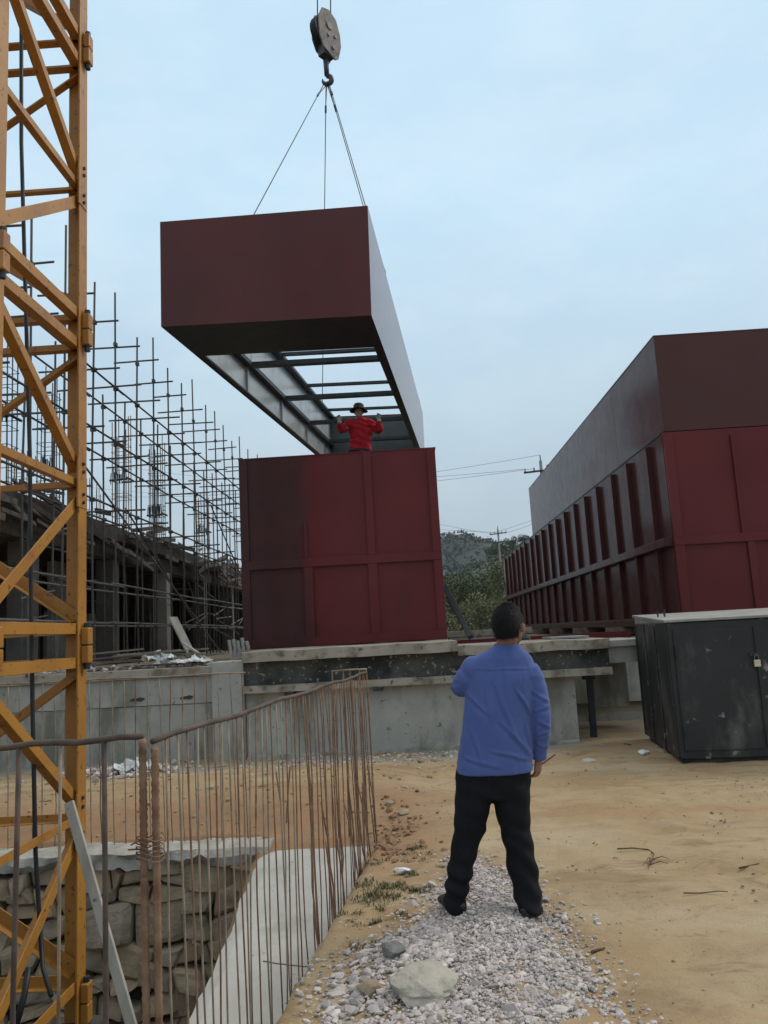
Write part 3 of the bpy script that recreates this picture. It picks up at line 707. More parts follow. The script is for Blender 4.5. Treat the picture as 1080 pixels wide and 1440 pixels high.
root = thing('foundation_wall', (0, 11.3, 0), 'long concrete foundation wall with a mossy dark band below its tan cap', 'foundation')
m = MB(); slab(m, -2.35, .60, 11.0, 12.9, 1.30, 1.44, seed=21, amp=.014); m.build('cap', MT['cap'], root)
m = MB(); slab(m, .605, 2.66, 11.04, 12.9, 1.235, 1.365, seed=22, amp=.022); m.build('cap', MT['cap'], root)
m = MB(); slab(m, -2.35, 2.66, 11.16, 12.5, .985, 1.295, seed=23, amp=.01)
m.v = [V((p.x, p.y, min(p.z, 1.23) if p.x > .6 else p.z)) for p in m.v]
m.build('mossy_band', MT['mossy'], root)
m = MB(); slab(m, -2.35, 2.66, 11.03, 12.4, .885, .98, seed=24, amp=.012); m.build('lip', MT['cap'], root)
m = MB(); slab(m, -2.35, 2.17, 11.2, 12.4, -.15, .88, seed=25, amp=.008); m.build('lower_face', MT['concrete'], root)
m = MB(); slab(m, -2.34, 2.16, 11.1, 11.195, -.15, .04, seed=26, amp=.03); m.build('footing', MT['concrete2'], root)
# dark scraps under the lip
for px in (405, 530, 652):
    p = PY(px, 957, 10.98); m = MB(); m.box((p.x-.06, 11.0, .83), (p.x+.07, 11.19, .884)); m.build('bracket', MT['dark_steel'], root)
# recess at the right
root = thing('recess_wall', (3.4, 13.3, 0), 'grey block wall at the back of the dark recess beside the black box', 'block wall')
m = MB(); slab(m, 2.0, 6.5, 13.3, 13.5, .30, 1.27, seed=31); m.build('wall_face', MT['concrete2'], root)
m = MB(); slab(m, 2.0, 6.5, 13.32, 13.5, -.1, .12, seed=32); m.build('sill', MT['concrete2'], root)
m = MB(); m.box((2.0, 13.6, -.1), (6.5, 13.7, .5)); m.build('opening', MT['rubble_dark'], root)
root = thing('concrete_block', (3.0, 11.9, 0), 'grey upper concrete beam end next to the black steel box', 'concrete beam')
m = MB(); slab(m, 2.675, 3.25, 11.3, 12.9, 1.02, 1.24, seed=33, amp=.01); m.build('beam', MT['concrete2'], root)
m = MB(); slab(m, 2.68, 3.25, 11.25, 12.9, 1.245, 1.33, seed=34, amp=.01); m.build('cap', MT['concrete'], root)
m = MB(); slab(m, 2.68, 3.2, 12.4, 12.9, .32, 1.015, seed=35, amp=.03, step=.07); m.build('rough_block', MT['concrete2'], root)
p, q = PY(829, 955, 11.6), PY(834, 1024, 11.6)
m = MB(); m.bar(p, V((q.x, q.y, -.05)), .085, .07, (0, 1, 0)); m.box((p.x-.10, p.y-.05, p.z), (p.x+.07, p.y+.05, p.z+.06))
tag(m.build('prop_post', MT['dark_steel'], origin=(q.x, q.y, 0), bevel=.004), 'short dark post propping the lip at the mouth of the recess', 'post')

# ------------------------------------------------------------------ black site box
root = thing('site_box', (2.85, 9.16, 0), 'scuffed black steel site box with grey lid standing on the dirt', 'steel box')
root.rotation_euler.z = -.105
BW, BD, BH = 3.0, 2.05, 1.54
def local(m): m.v = [p+V(root.location) for p in m.v]; return m   # builders below work in the box's own frame
m = MB(); m.box((0, 0, .05), (BW, BD, BH)); local(m).build('body', MT['black'], root, bevel=.012)
m = MB(); m.box((.04, .04, -.04), (BW-.04, BD-.04, .049)); local(m).build('plinth', MT['rubble_dark'], root)
m = MB(); m.hexa([(-.02, -.03, BH+.002), (BW+.03, -.03, BH+.002), (BW+.03, BD+.03, BH+.085), (-.02, BD+.03, BH+.085), (-.02, -.03, BH+.03), (BW+.03, -.03, BH+.03), (BW+.03, BD+.03, BH+.115), (-.02, BD+.03, BH+.115)])
m.hexa([(0, .02, BH-.001), (BW, .02, BH-.001), (BW, BD, BH-.001), (0, BD, BH-.001), (0, .02, BH+.006), (BW, .02, BH+.006), (BW, BD, BH+.08), (0, BD, BH+.08)])
local(m).build('lid', MT['lid'], root, bevel=.004)
for x0 in (.06, .92):
    m = MB(); m.box((x0, -.018, .14), (x0+.83, -.002, BH-.09)); dr = local(m).build('door', MT['black'], root, bevel=.005)
    for z in (.35, 1.2):
        m = MB(); m.tube([(x0+(.015 if x0 < .5 else .815), -.03, z-.06), (x0+(.015 if x0 < .5 else .815), -.03, z+.06)], .014, 8); local(m).build('hinge', MT['black'], dr)
m = MB(); m.box((.845, -.038, 1.13), (.965, -.020, 1.17)); m.tube([(.905, -.038, 1.15), (.905, -.065, 1.15), (.905, -.065, 1.13)], .007, 6); local(m).build('hasp', MT['dark_steel'], root)
for yy in (0.0, .68, 1.36, BD-.03):
    m = MB(); m.box((-.014, yy, .06), (-.001, yy+.03, BH-.02)); local(m).build('frame_strip', MT['black'], root, bevel=.003)
m = MB(); m.tube([(.12, BD*.3, BH+.07), (.12, BD*.3, BH+.16)], .012, 8); m.tube([(.05, BD*.32, BH+.07), (.05, BD*.32, BH+.15)], .01, 8); local(m).build('lug', MT['dark_steel'], root)
Rz = Matrix.Rotation(-.105, 3, 'Z')
def wl(p): return V(root.location)+Rz@V(p)
lk = thing('padlock', wl((.905, -.066, 1.03)), 'small brass padlock hanging on the doors of the black box', 'padlock')
c = wl((.905, -.066, 1.06)); m = MB(); m.box((c.x-.035, c.y-.014, c.z-.045), (c.x+.035, c.y+.014, c.z+.03)); m.build('lock_body', MT['brass'], lk, bevel=.006)
m = MB(); m.tube([V((c.x+.022*math.cos(a), c.y, c.z+.03+.055*max(0, math.sin(a))**.6)) for a in np.linspace(0, math.pi, 11)], .0055, 7); m.build('shackle', MT['pipe_light'], lk, smooth=True)

# ------------------------------------------------------------------ steel tanks
def tank(root, x0, x1, y0, y1, z0, z1, ribs_front, ribs_side, mat, matL=None, side='none', zmid=None, th=.012):
    zmid = zmid or z0+(z1-z0)*.46
    # shell as four plates, open top, floor
    m = MB(); m.box((x0, y0, z0), (x1, y0+th, z1)); m.build('front_plate', mat, root)
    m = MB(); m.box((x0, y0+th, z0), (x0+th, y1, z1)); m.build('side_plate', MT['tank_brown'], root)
    m = MB(); m.box((x1-th, y0+th, z0), (x1, y1, z1)); m.build('side_plate', mat, root)
    m = MB(); m.box((x0+th, y1-th, z0), (x1-th, y1, z1)); m.build('end_plate', mat, root)
    m = MB(); m.box((x0+th, y0+th, z0), (x1-th, y1-th, z0+th)); m.build('floor_plate', mat, root)
    p = .05
    for (u, w_, za, zb) in ribs_front:
        m = MB(); m.box((u-w_/2, y0-p, za), (u+w_/2, y0-.0005, zb)); m.build('rib', mat, root, bevel=.004)
    m = MB(); m.box((x0+.01, y0-p-.004, zmid-.07), (x1-.01, y0-.0006, zmid+.07)); m.build('mid_rail', mat, root, bevel=.004)
    m = MB(); m.box((x0+.01, y0-p-.004, z0+.01), (x1-.01, y0-.0006, z0+.15)); m.build('bottom_rail', mat, root, bevel=.004)
# the tank under the hanging box
tx0, tx1, tz0, tz1 = -2.805, .565, 1.445, 4.665
root = thing('steel_tank', (-1.1, 13.3, tz0), 'dark red open steel tank with panelled front on the foundation wall', 'steel tank')
T1 = root
zm = 2.83
fr = []
for u in (-2.73, .49): fr.append((u, .14, tz0+.152, zm-.072)); fr.append((u, .14, zm+.072, tz1-.01))
for u in (-1.68, -.60): fr.append((u, .15, tz0+.152, zm-.072))
fr += [(-.60, .13, zm+.072, tz1-.01), (-1.70, .05, zm+.072, zm+.70)]
tank(root, tx0, tx1, 13.3, 28.3, tz0, tz1, fr, None, MT['tank_left_dark'], zmid=zm)
m = MB(); m.box((tx0-.012, 13.29-.004, tz1+.001), (tx1+.012, 13.40, tz1+.018)); m.box((tx0-.012, 13.401, tz1+.001), (tx0+.08, 28.3, tz1+.018)); m.box((tx1-.08, 13.401, tz1+.001), (tx1+.012, 28.3, tz1+.018)); m.build('rim', MT['tank'], root)
m = MB(); m.box((tx0+.02, 14.0, 3.80), (tx1-.02, 14.75, 3.85)); m.build('walkway', MT['board'], root)
# right stack, lower tank
sx0, sx1, sz0, sz1, sy0, sy1 = 4.40, 7.78, 1.46, 4.70, 13.3, 37.0
root = thing('steel_tank', (6, sy0, sz0), 'long dark red ribbed steel tank on the right with a plain box on top', 'steel tank')
zm = 2.84
fr = []
for u in (sx0+.09, sx1-.09): fr.append((u, .16, sz0+.152, zm-.072)); fr.append((u, .16, zm+.072, sz1-.06))
for u in (5.66, 6.75): fr.append((u, .12, sz0+.152, zm-.072))
for u in (5.55, 6.68): fr.append((u, .035, zm+.072, sz1-.12))
tank(root, sx0, sx1, sy0, sy1, sz0, sz1, fr, None, MT['tank'], zmid=zm)
i = 0
y = 13.95
while y < sy1-.2:
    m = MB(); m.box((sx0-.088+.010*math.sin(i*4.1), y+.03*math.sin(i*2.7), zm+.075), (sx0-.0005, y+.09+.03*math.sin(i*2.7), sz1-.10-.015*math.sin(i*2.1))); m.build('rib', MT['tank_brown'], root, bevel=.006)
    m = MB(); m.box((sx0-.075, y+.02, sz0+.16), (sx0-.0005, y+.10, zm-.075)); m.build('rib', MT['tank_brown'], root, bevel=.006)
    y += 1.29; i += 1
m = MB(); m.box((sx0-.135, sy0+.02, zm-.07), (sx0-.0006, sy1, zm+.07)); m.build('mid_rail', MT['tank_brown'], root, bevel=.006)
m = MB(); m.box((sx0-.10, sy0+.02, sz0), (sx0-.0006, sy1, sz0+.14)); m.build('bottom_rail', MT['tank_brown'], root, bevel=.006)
m = MB(); m.box((sx0-.012, sy0+.02, sz1-.03), (sx0-.0007, sy1, sz1-.004))
for k in range(7): m.box((sx0-.03, 28.6+k*1.25, sz1-.06), (sx0-.012, 28.75+k*1.25, sz1+.06))
m.build('rim', MT['dark_steel'], root)
# right stack, upper box
ux0, ux1, uz0, uz1, uy0, uy1 = 4.445, 7.76, 4.712, 6.395, 13.29, 28.2
root = thing('steel_box_section', (6, uy0, uz0), 'plain dull red steel box section stacked on the long right tank', 'steel box')
m = MB(); m.box((ux0, uy0, uz0), (ux1, uy0+.012, uz1)); m.build('front_plate', MT['stack'], root)
for k in range(5):
    ya, yb = uy0+.013+(uy1-uy0-.013)*k/5, uy0+.013+(uy1-uy0-.013)*(k+1)/5
    m = MB(); ra, rb = [(.0, .010), (.008, -.004), (-.002, .007), (.006, .0), (.001, .006)][k]; m.hexa([(ux0+ra, ya+.002, uz0), (ux0+.014, ya+.002, uz0), (ux0+.014, yb-.001, uz0), (ux0+rb, yb-.001, uz0), (ux0+ra*.4, ya+.002, uz1), (ux0+.014, ya+.002, uz1), (ux0+.014, yb-.001, uz1), (ux0+rb*.4, yb-.001, uz1)]); m.build('side_plate', MT['stack'], root)
m = MB(); m.box((ux1-.01, uy0+.013, uz0), (ux1, uy1, uz1)); m.build('side_plate', MT['stack'], root)
m = MB(); m.box((ux0+.011, uy1-.01, uz0), (ux1-.011, uy1, uz1)); m.build('end_plate', MT['stack'], root)
m = MB(); m.box((ux0-.006, uy0-.006, uz1+.001), (ux1+.006, uy1, uz1+.018)); m.build('top_plate', MT['stack'], root)
m = MB(); m.box((ux0-.01, 24.2, uz1+.019), (ux0+.12, 24.35, uz1+.05)); m.build('lifting_lug', MT['dark_steel'], root)
# sleepers under the right tank
for k in range(6):
    m = MB(); yy = 13.25+k*3.4; m.box((4.0, yy, 1.30), (8.0, yy+.25, 1.455)); tag(m.build('sleeper', MT['board'], origin=(6, yy, 1.3), bevel=.008), 'timber sleeper bearing the long ribbed tank', 'sleeper', 'sleepers under the long ribbed tank')

# ------------------------------------------------------------------ hanging box
NL, NR, DT, LEN = 12.7, 12.42, -.08, 15.42
c000 = PY(226.5, 459.5, NL); c100 = PY(522.5, 443.5, NR); c010 = PY(225, 312, NL+DT); c110 = PY(517, 289, NR+DT)
f000 = PY(465, 657.5, NL+LEN); f100 = PY(598, 650, NR+LEN); f010 = PY(462.5, 586, NL+DT+LEN); f110 = PY(594.5, 581, NR+DT+LEN)
def T(u, v, w):
    a = c000.lerp(c100, u).lerp(c010.lerp(c110, u), v); b = f000.lerp(f100, u).lerp(f010.lerp(f110, u), v); return a.lerp(b, w)
def pan(m, u0_, u1_, v0, v1, w0, w1):
    m.hexa([T(u0_, v0, w0), T(u1_, v0, w0), T(u1_, v0, w1), T(u0_, v0, w1), T(u0_, v1, w0), T(u1_, v1, w0), T(u1_, v1, w1), T(u0_, v1, w1)])
root = thing('hanging_steel_box', T(.5, 0, .5), 'long dull red open steel box hanging from the crane in mid air', 'steel box')
e = .004; ew = .0009
m = MB(); pan(m, 0, 1, 0, 1, 0, ew); m.build('front_plate', MT['box'], root)
m = MB(); pan(m, 0, e, 0, 1, ew, 1); m.build('side_plate', MT['box'], root)
m = MB(); pan(m, 1-e, 1, 0, 1, ew, 1); m.build('side_plate', MT['box'], root)
m = MB(); pan(m, e, 1-e, 0, 1, 1-ew, 1); m.build('end_plate', MT['box'], root)
for (a, b) in ((e+.0005, 2*e), (1-2*e, 1-e-.0005)):
    m = MB(); pan(m, a, b, .03, .97, ew*2, 1-ew*2.5); m.build('lining', MT['lining'], root)
m = MB(); pan(m, 2*e+.001, 1-2*e-.001, .03, .97, 1-ew*2.2, 1-ew*1.2); m.build('lining', MT['lining_dark'], root)
m = MB(); pan(m, e+.0003, 1-e-.0003, .002, .01, .0012, .112); m.build('bottom_plate', MT['dark_steel'], root)
# mid-height rails along the walls and ties across
for (a, b) in ((2*e+.001, .050), (.950, 1-2*e-.001)):
    m = MB(); pan(m, a, b, .385, .44, .003, .996); m.build('side_rail', MT['dark_steel'], root)
    m = MB(); pan(m, a if a < .5 else .935, b+.015 if a < .5 else b, .955, .999, .003, .996); m.build('top_rail', MT['dark_steel'], root)
    m = MB(); pan(m, a, b-.012 if a < .5 else b, .0105, .03, .113, .996); m.build('bottom_rail', MT['dark_steel'], root)
for w_ in (.316, .525, .73, .93):
    m = MB(); pan(m, .0505, .9495, .383, .438, w_, w_+.014); m.build('cross_tie', MT['dark_steel'], root)
for w_ in (.49, .70, .915):
    m = MB(); pan(m, .062, .938, .957, .997, w_, w_+.010); m.build('cross_tie', MT['dark_steel'], root)
for w_ in (.316, .525, .73):
    for (a, b) in ((2*e+.001, .02), (.98, 1-2*e-.001)):
        m = MB(); pan(m, a, b, .035, .38, w_, w_+.008); m.build('wall_stiffener', MT['lining'], root)
for nm, u_, w_ in (('lifting_lug', .006, .19), ('lifting_lug', .994, .19), ('lifting_lug', .006, .915), ('lifting_lug', .994, .915)):
    m = MB(); pan(m, u_-.004, u_+.004, .97, 1.05, w_-.004, w_+.004); m.build(nm, MT['dark_steel'], root)
# hook block
HY = 20.6
hk = PY(460, 112, HY)
root = thing('hook_block', hk, 'heavy dark crane hook block with one worn pale cheek plate', 'hook block')
def plate(m, pix, Y, th, off=(0, 0)):
    pts = [PY(x+off[0], y+off[1], Y) for x, y in pix]; n_ = len(pts); q = [p+V((.0, th, 0)) for p in pts]
    m.add(pts+q, [tuple(range(n_-1, -1, -1)), tuple(range(n_, 2*n_))]+[(k, (k+1) % n_, (k+1) % n_+n_, k+n_) for k in range(n_)])
# block turned about 55 degrees: cheeks run back to the right
cc = PY(458, 52, HY)
ang = R(50); ax = V((math.cos(ang), math.sin(ang), 0)); nrm = V((math.sin(ang), -math.cos(ang), 0))   # cheek plane axis, outward normal toward the right
prof = [(-.25, .72), (.02, .80), (.30, .62), (.44, .20), (.46, -.16), (.33, -.62), (.20, -.72), (-.26, -.52), (-.40, -.20), (-.42, .36)]
def cheek(m, off, th, sc=1.):
    v1 = [cc+ax*a*sc+V((0, 0, b*sc))+nrm*off for a, b in prof]; v2 = [p+nrm*th for p in v1]; n_ = len(prof)
    m.add(v1+v2, [tuple(range(n_)), tuple(range(2*n_-1, n_-1, -1))]+[(k, k+n_, (k+1) % n_+n_, (k+1) % n_) for k in range(n_)])
m = MB(); cheek(m, .12, .045); ch = m.build('cheek_plate', MT['block_plate'], root, bevel=.012)
m = MB()
for a, b in ((0, .25), (-.05, -.05), (.22, .02), (.12, -.38)):
    p = cc+ax*a+V((0, 0, b))+nrm*.165; m.tube([p, p+nrm*.03], .05 if b != .25 else .11, 10)
m.build('axle_cap', MT['block_dark'], ch)
m = MB(); cheek(m, -.20, .045, .93); m.build('cheek_plate', MT['block_dark'], root, bevel=.012)
for o_ in (-.13, -.04, .05):
    m = MB(); c = cc+V((0, 0, .12))+nrm*o_; m.tube([c, c+nrm*.012, c+nrm*.03, c+nrm*.05, c+nrm*.062], [.50, .50, .44, .50, .50], 28); m.build('sheave', MT['block_dark'], root, smooth=False)
m = MB(); m.hexa([cc+ax*a+nrm*b+V((0, 0, z)) for z in (-.66, -.30) for a, b in ((-.2, -.15), (.2, -.15), (.2, .12), (-.2, .12))]); m.build('crosshead', MT['block_dark'], root, bevel=.02)
m = MB(); p0 = PY(458.5, 86, HY); p1 = PY(459.5, 106, HY); m.tube([p0, p0.lerp(p1, .5), p1], [.085, .075, .07], 12); m.build('shank', MT['block_dark'], root, smooth=True)
m = MB(); q = []
for k in range(15):
    a = R(100-k*21); q.append(p1+V((.13*math.cos(a), .02, -.13+.13*math.sin(a))))
m.tube(q, [.065]+[.075]*9+[.06, .055, .045, .03, .018], 10); m.build('hook', MT['block_dark'], root, smooth=True)
for px, lab in ((446.5, 'left one of two thin hoist ropes above the hook block'), (465, 'right one of two thin hoist ropes above the hook block')):
    p = PY(px, 22, HY); q = p+V((.25, 3, 16)); q = PY(px-3, -420, HY); m = MB(); m.tube([p, q], .02, 6); tag(m.build('hoist_rope', MT['rope'], origin=p), lab, 'rope')
hb = PY(459.5, 121, HY)
for lab, dx, u_, w_ in (('thin wire sling from the hook to the near left corner', -.10, .006, .19), ('thin wire sling from the hook to the near right corner', .08, .994, .19), ('thin wire sling from the hook to the far left corner', -.02, .006, .915), ('thin wire sling from the hook to the far right corner', .05, .994, .915)):
    a = hb+V((dx, 0, .03)); b = T(u_, 1.04, w_); m = MB(); m.tube([a, b], .0125, 6)
    d = (b-a).normalized(); e1 = a+d*.62
    m.tube([e1-d*.10, e1+d*.10], .028, 6); m.tube([hb+V((dx*.2, .05, .06)), e1], .011, 6)
    tag(m.build('sling', MT['rope'], origin=a), lab+' of the hanging box', 'sling')

# ------------------------------------------------------------------ scaffold
root = thing('scaffold', (-5.8, 13, 1.27), 'steel tube scaffold rising along the unfinished building at left', 'scaffold')
RX = (-5.5, -6.18); LZ = (2.05, 2.75, 4.2, 5.47, 6.58)
YS = [14.8+1.15*k for k in range(-4, 16)]
tops = {}
for r_, x in enumerate(RX):
    for k, y in enumerate(YS):
        top = (8.35+random.uniform(-.3, .3)) if r_ == 0 else 6.95+random.uniform(-.15, .25)
        if r_ == 0 and k in (2,): top = 8.75
        tops[(r_, k)] = top
        lean = random.uniform(-.05, .05); m = MB()
        b0, b1, b2 = V((x+random.uniform(-.03, .03), y, 1.25)), V((x, y, 4.5)), V((x+lean, y+random.uniform(-.04, .04), top))
        m.tube([b0, b1, b2], .019, 7)
        def at(z): return b0.lerp(b1, (z-1.25)/3.25) if z < 4.5 else b1.lerp(b2, (z-4.5)/(top-4.5))
        for z in LZ:
            if z < top: p = at(z); m.box((p.x-.032, p.y-.035, z-.035), (p.x+.055, p.y+.03, z+.035))
        if r_ == 0: p = at(7.5); m.box((p.x-.03, p.y-.03, 7.46), (p.x+.03, p.y+.06, 7.53))
        m.build('standard', MT['pipe'], root)
    for z in LZ:
        for (ya, yb) in ((9.2, 15.1), (14.6, 21.3), (20.7, 27.4), (26.8, 32.4)):
            m = MB(); dz = random.uniform(-.03, .03); m.tube([(x+.05, ya+random.uniform(-.3, .1), z+dz), (x+.05, yb, z-dz)], .019, 7); m.build('ledger', MT['pipe'] if z > 3 else MT['pipe_light'], root)
for k, y in enumerate(YS):
    for z in (4.25, 5.52, 6.63, 7.5):
        if z == 4.25 and k % 2: continue
        m = MB(); zz = z+random.uniform(-.06, .06)
        a, b = -6.45-random.uniform(0, .3), -5.02-random.uniform(-.1, .35)
        if z == 7.5: a = -6.0+random.uniform(-.4, .2); b = -5.1+random.uniform(-.1, .15)
        m.tube([(a, y+.05, zz), (b, y+.05, zz+random.uniform(-.03, .03))], .0185, 7); m.build('transom', MT['pipe'], root)
for (p, q, mm) in (((-5.42, 13.0, 4.75), (-5.40, 22.6, 1.28), 'pipe_light'), ((-5.42, 21.8, 5.4), (-5.42, 28.6, 2.3), 'pipe_light'), ((-6.1, 17, 4.6), (-6.1, 24.5, 1.3), 'pipe'), ((-5.45, 26.5, 6.4), (-5.45, 32, 2.6), 'pipe')):
    m = MB(); m.tube([p, q], .019, 7); m.build('brace', MT[mm], root)

# ------------------------------------------------------------------ unfinished building
root = thing('unfinished_building', (-11, 22, 1.27), 'unfinished dark concrete building with raw floor slab behind the scaffold', 'building')
def rough(m, a, b, amp=.03, st=.5, seed=0):
    slab(m, a[0], b[0], a[1], b[1], a[2], b[2], st, amp, seed)
m = MB(); 
vs = []; n1 = 60
for i in range(n1+1):
    y = 9+27*i/n1; e = .10*mn.noise(V((1, y*1.1, 3)))+.05*mn.noise(V((1, y*4, 3)))
    vs += [(-6.62+e, y, 4.02+.06*mn.noise(V((2, y*2, 8)))), (-6.68+e*.6, y, 4.36+.05*mn.noise(V((5, y*3, 8)))), (-17, y, 4.42), (-17, y, 4.05)]
m.add(vs, [(i*4+k, i*4+(k+1) % 4, (i+1)*4+(k+1) % 4, (i+1)*4+k) for i in range(n1) for k in range(4)]+[(0, 3, 2, 1), tuple(n1*4+k for k in range(4))])
m.build('floor_slab', MT['formwork'], root)
m = MB(); m.box((-7.1, 9, 3.62), (-6.8, 35.8, 4.015)); m.build('edge_beam', MT['formwork'], root)
for k, y in enumerate(np.arange(10.2, 36, 4.05)):
    for x in (-7.0, -11.5):
        m = MB(); m.box((x-.2, y-.2, 1.2), (x+.2, y+.2, 3.615 if x > -8 else 4.02)); m.build('column', MT['dark_col'] if k % 3 else MT['concrete2'], root, bevel=.01)
        if x < -8: 
            m = MB(); m.box((x-.15, y-.15, 3.6), (x+4.3, y+.15, 4.02)); m.build('beam', MT['formwork'], root)
m = MB(); m.box((-14.2, 9, 1.2), (-14, 36, 4.03)); m.build('back_wall', MT['dark_wall'], root)
m = MB(); m.box((-14, 35.6, 1.2), (-7.2, 35.8, 4.03)); m.build('end_wall', MT['dark_wall'], root)
for (x, ya, yb, z1) in ((-8.2, 14.3, 15.4, 2.9), (-8.0, 17.6, 18.4, 3.6), (-9.2, 20, 23, 2.6)):
    m = MB(); m.box((x-.1, ya, 1.2), (x+.1, yb, z1)); m.build('partition', MT['concrete2'], root)
for i in range(46):
    x, y = random.uniform(-10.8, -6.9), random.uniform(10.5, 34); l = random.uniform(-.12, .12)
    m = MB(); m.tube([(x, y, 1.25), (x+l, y+random.uniform(-.1, .1), 4.02)], .024, 6); m.build('formwork_prop', MT['pipe_light'] if i % 3 else MT['board'], root)
for i in range(70):
    y = random.uniform(10.5, 34.5); z = random.uniform(3.75, 4.5); l = random.uniform(.4, 2.2); a = random.uniform(-.3, .3)
    m = MB(); m.bar((-6.5+random.uniform(-.12, .06), y, z), (-6.5+random.uniform(-.15, .1), y+l, z+a*l), random.uniform(.05, .12), random.uniform(.03, .05), (1, 0, 0)); m.build('formwork_board', MT['board'] if i % 3 else MT['formwork'], root)
for i in range(24):
    y = random.uniform(11, 33); z = random.uniform(1.9, 3.6); x = -5.55-random.uniform(.0, 1.3)
    m = MB(); m.tube([(x, y, z), (x+random.uniform(-.5, .5), y+random.uniform(.8, 3.2), z+random.uniform(-.7, .5))], .018, 6); m.build('loose_pipe', MT['pipe_light'] if i % 2 else MT['pipe'], root)
for i in range(14):
    x, y = random.uniform(-9.5, -6.7), random.uniform(11, 33); z = random.uniform(2.3, 3.7)
    m = MB(); m.tube([(x, y, z), (x+random.uniform(-.3, .3), y+random.uniform(1.5, 4), z+random.uniform(-.2, .2))], .024, 6); m.build('formwork_rail', MT['board'], root)
for i, (x, y, top) in enumerate(((-8.0, 17.4, 7.9), (-7.35, 20.2, 7.6), (-7.35, 23.1, 7.75), (-7.35, 28.4, 7.2), (-7.4, 14.2, 7.4), (-11, 22, 7.5), (-10.8, 27, 7.4))):
    m = MB()
    for a in range(3):
        for b in range(3):
            if a == 1 and b == 1: continue
            px, py = x-.18+.18*a, y-.18+.18*b; m.tube([(px, py, 4.3), (px+random.uniform(-.02, .02), py+random.uniform(-.02, .02), top+random.uniform(-.5, .15))], .013, 5)
    z = 4.5
    while z < top-.5:
        for (p, q) in (((-.2, -.2), (.2, -.2)), ((.2, -.2), (.2, .2)), ((.2, .2), (-.2, .2)), ((-.2, .2), (-.2, -.2))): m.tube([(x+p[0], y+p[1], z), (x+q[0], y+q[1], z)], .008, 4)
        z += random.choice([.12, .2, .2, .35])
    m.build('rebar_cage', MT['rust'] if i % 2 else MT['pipe'], root)
    m = MB(); zz = 5.6+.3*math.sin(i*2)
    for a in range(14): m.tube([(x-.2+.03*a+random.uniform(-.02, .02), y-.2, zz+random.uniform(-.1, .05)), (x-.2+.03*a, y-.21, zz+.25+random.uniform(-.1, .1))], .012, 4)
    m.tube([(x-.23, y-.23, zz), (x+.23, y-.23, zz+.02)], .03, 5); m.tube([(x+.23, y-.23, zz+.05), (x+.23, y+.23, zz+.05)], .03, 5)
    m.build('tie_bundle', MT['dark_steel'], root)

# ------------------------------------------------------------------ clutter on the terrace
def board(p, q, w, h, mat, label, name='plank', group=None):
    m = MB(); m.bar(p, q, w, h, (0, 0, 1)); return tag(m.build(name, mat, origin=p, bevel=.004), label, 'plank', group)
grp = 'old boards heaped on the terrace behind the retaining wall'
for i in range(11):
    x = random.uniform(-4.9, -3.1); y = random.uniform(11.7, 12.5); a = random.uniform(-.35, .35); l = random.uniform(.8, 1.7); z = 1.29+.028*i*.8
    board((x-l/2, y-l/2*a, z), (x+l/2, y+l/2*a, z+random.uniform(-.01, .05)), random.uniform(.08, .16), .026, MT['board'], 'old dark board in the heap on the terrace by the pillar', group=grp)
board((-3.45, 12.0, 1.62), (-2.95, 11.8, 1.30), .05, .03, MT['wood'], 'pale stick slanting down onto the terrace left of the pillar')
board(PY(243, 868, 12.6), PY(268, 918, 12.4), .16, .03, MT['wood'], 'grey board leaning upright under the scaffold')
def sheet(name, c, sx, sy, h, mat, label, seed):
    n_ = 34; vs = []
    for j in range(n_+1):
        for i in range(n_+1):
            u, v = i/n_-.5, j/n_-.5; q = V((u*4, v*4, seed)); 
            vs.append((u*sx+.06*mn.noise(q*1.7), v*sy+.06*mn.noise(q*1.5+V((3, 0, 0))), h*(.45+.8*mn.noise(q)+.75*(abs(mn.noise(q*2.3))-.2)+.5*(abs(mn.noise(q*5.1))-.2))*(1-max(abs(u), abs(v))*1.2)+.02))
    fs = [(j*(n_+1)+i, j*(n_+1)+i+1, (j+1)*(n_+1)+i+1, (j+1)*(n_+1)+i) for j in range(n_) for i in range(n_)]
    me = bpy.data.meshes.new(name); me.from_pydata(vs, [], fs); me.materials.append(mat); o = bpy.data.objects.new(name, me); col.objects.link(o); o.location = c
    s_ = o.modifiers.new('s', 'SOLIDIFY'); s_.thickness = .006
    return tag(o, label, 'plastic sheet')
sheet('plastic_sheet', (-3.25, 11.75, 1.30), .55, .4, .13, MT['plastic'], 'crumpled white plastic sheet on the terrace beside the pillar', 3)
sheet('plastic_sheet', (-3.75, 11.85, 1.36), .45, .3, .18, MT['plastic'], 'small crumpled pale sheet on the heap of boards', 9)
p = PZ(190, 1088, .05); sheet('plastic_sheet', (p.x, p.y, gh(p.x, p.y)+.03), .5, .35, .17, MT['plastic'], 'crumpled white sheet on the rubble heap at the foot of the wall', 5)
pts = scatter(320, lambda: (lambda x, y: (x, y, gh(x, y)+random.uniform(0, .07)))(random.gauss(p.x-.2, .38), random.gauss(p.y+.1, .32)))
rocks('rubble', pts, [random.uniform(.015, .06) for _ in pts], MT['gravel'], (.4, .9), 'heap of grey rubble around the white sheet at the wall foot', 'rubble')
pts = scatter(420, lambda: (lambda x, y: (x, y, gh(x, y)+.005))(random.uniform(-2.3, 1.6), 10.98-abs(random.gauss(0, .55))))
rocks('rubble', pts, [random.uniform(.008, .03) for _ in pts], MT['gravel'], (.4, .9), 'grey chippings along the foot of the foundation wall', 'rubble')
pts = scatter(200, lambda: (lambda x, y: (x, y, 1.29))(random.uniform(-6, -2.4), random.uniform(11.5, 13.2)))
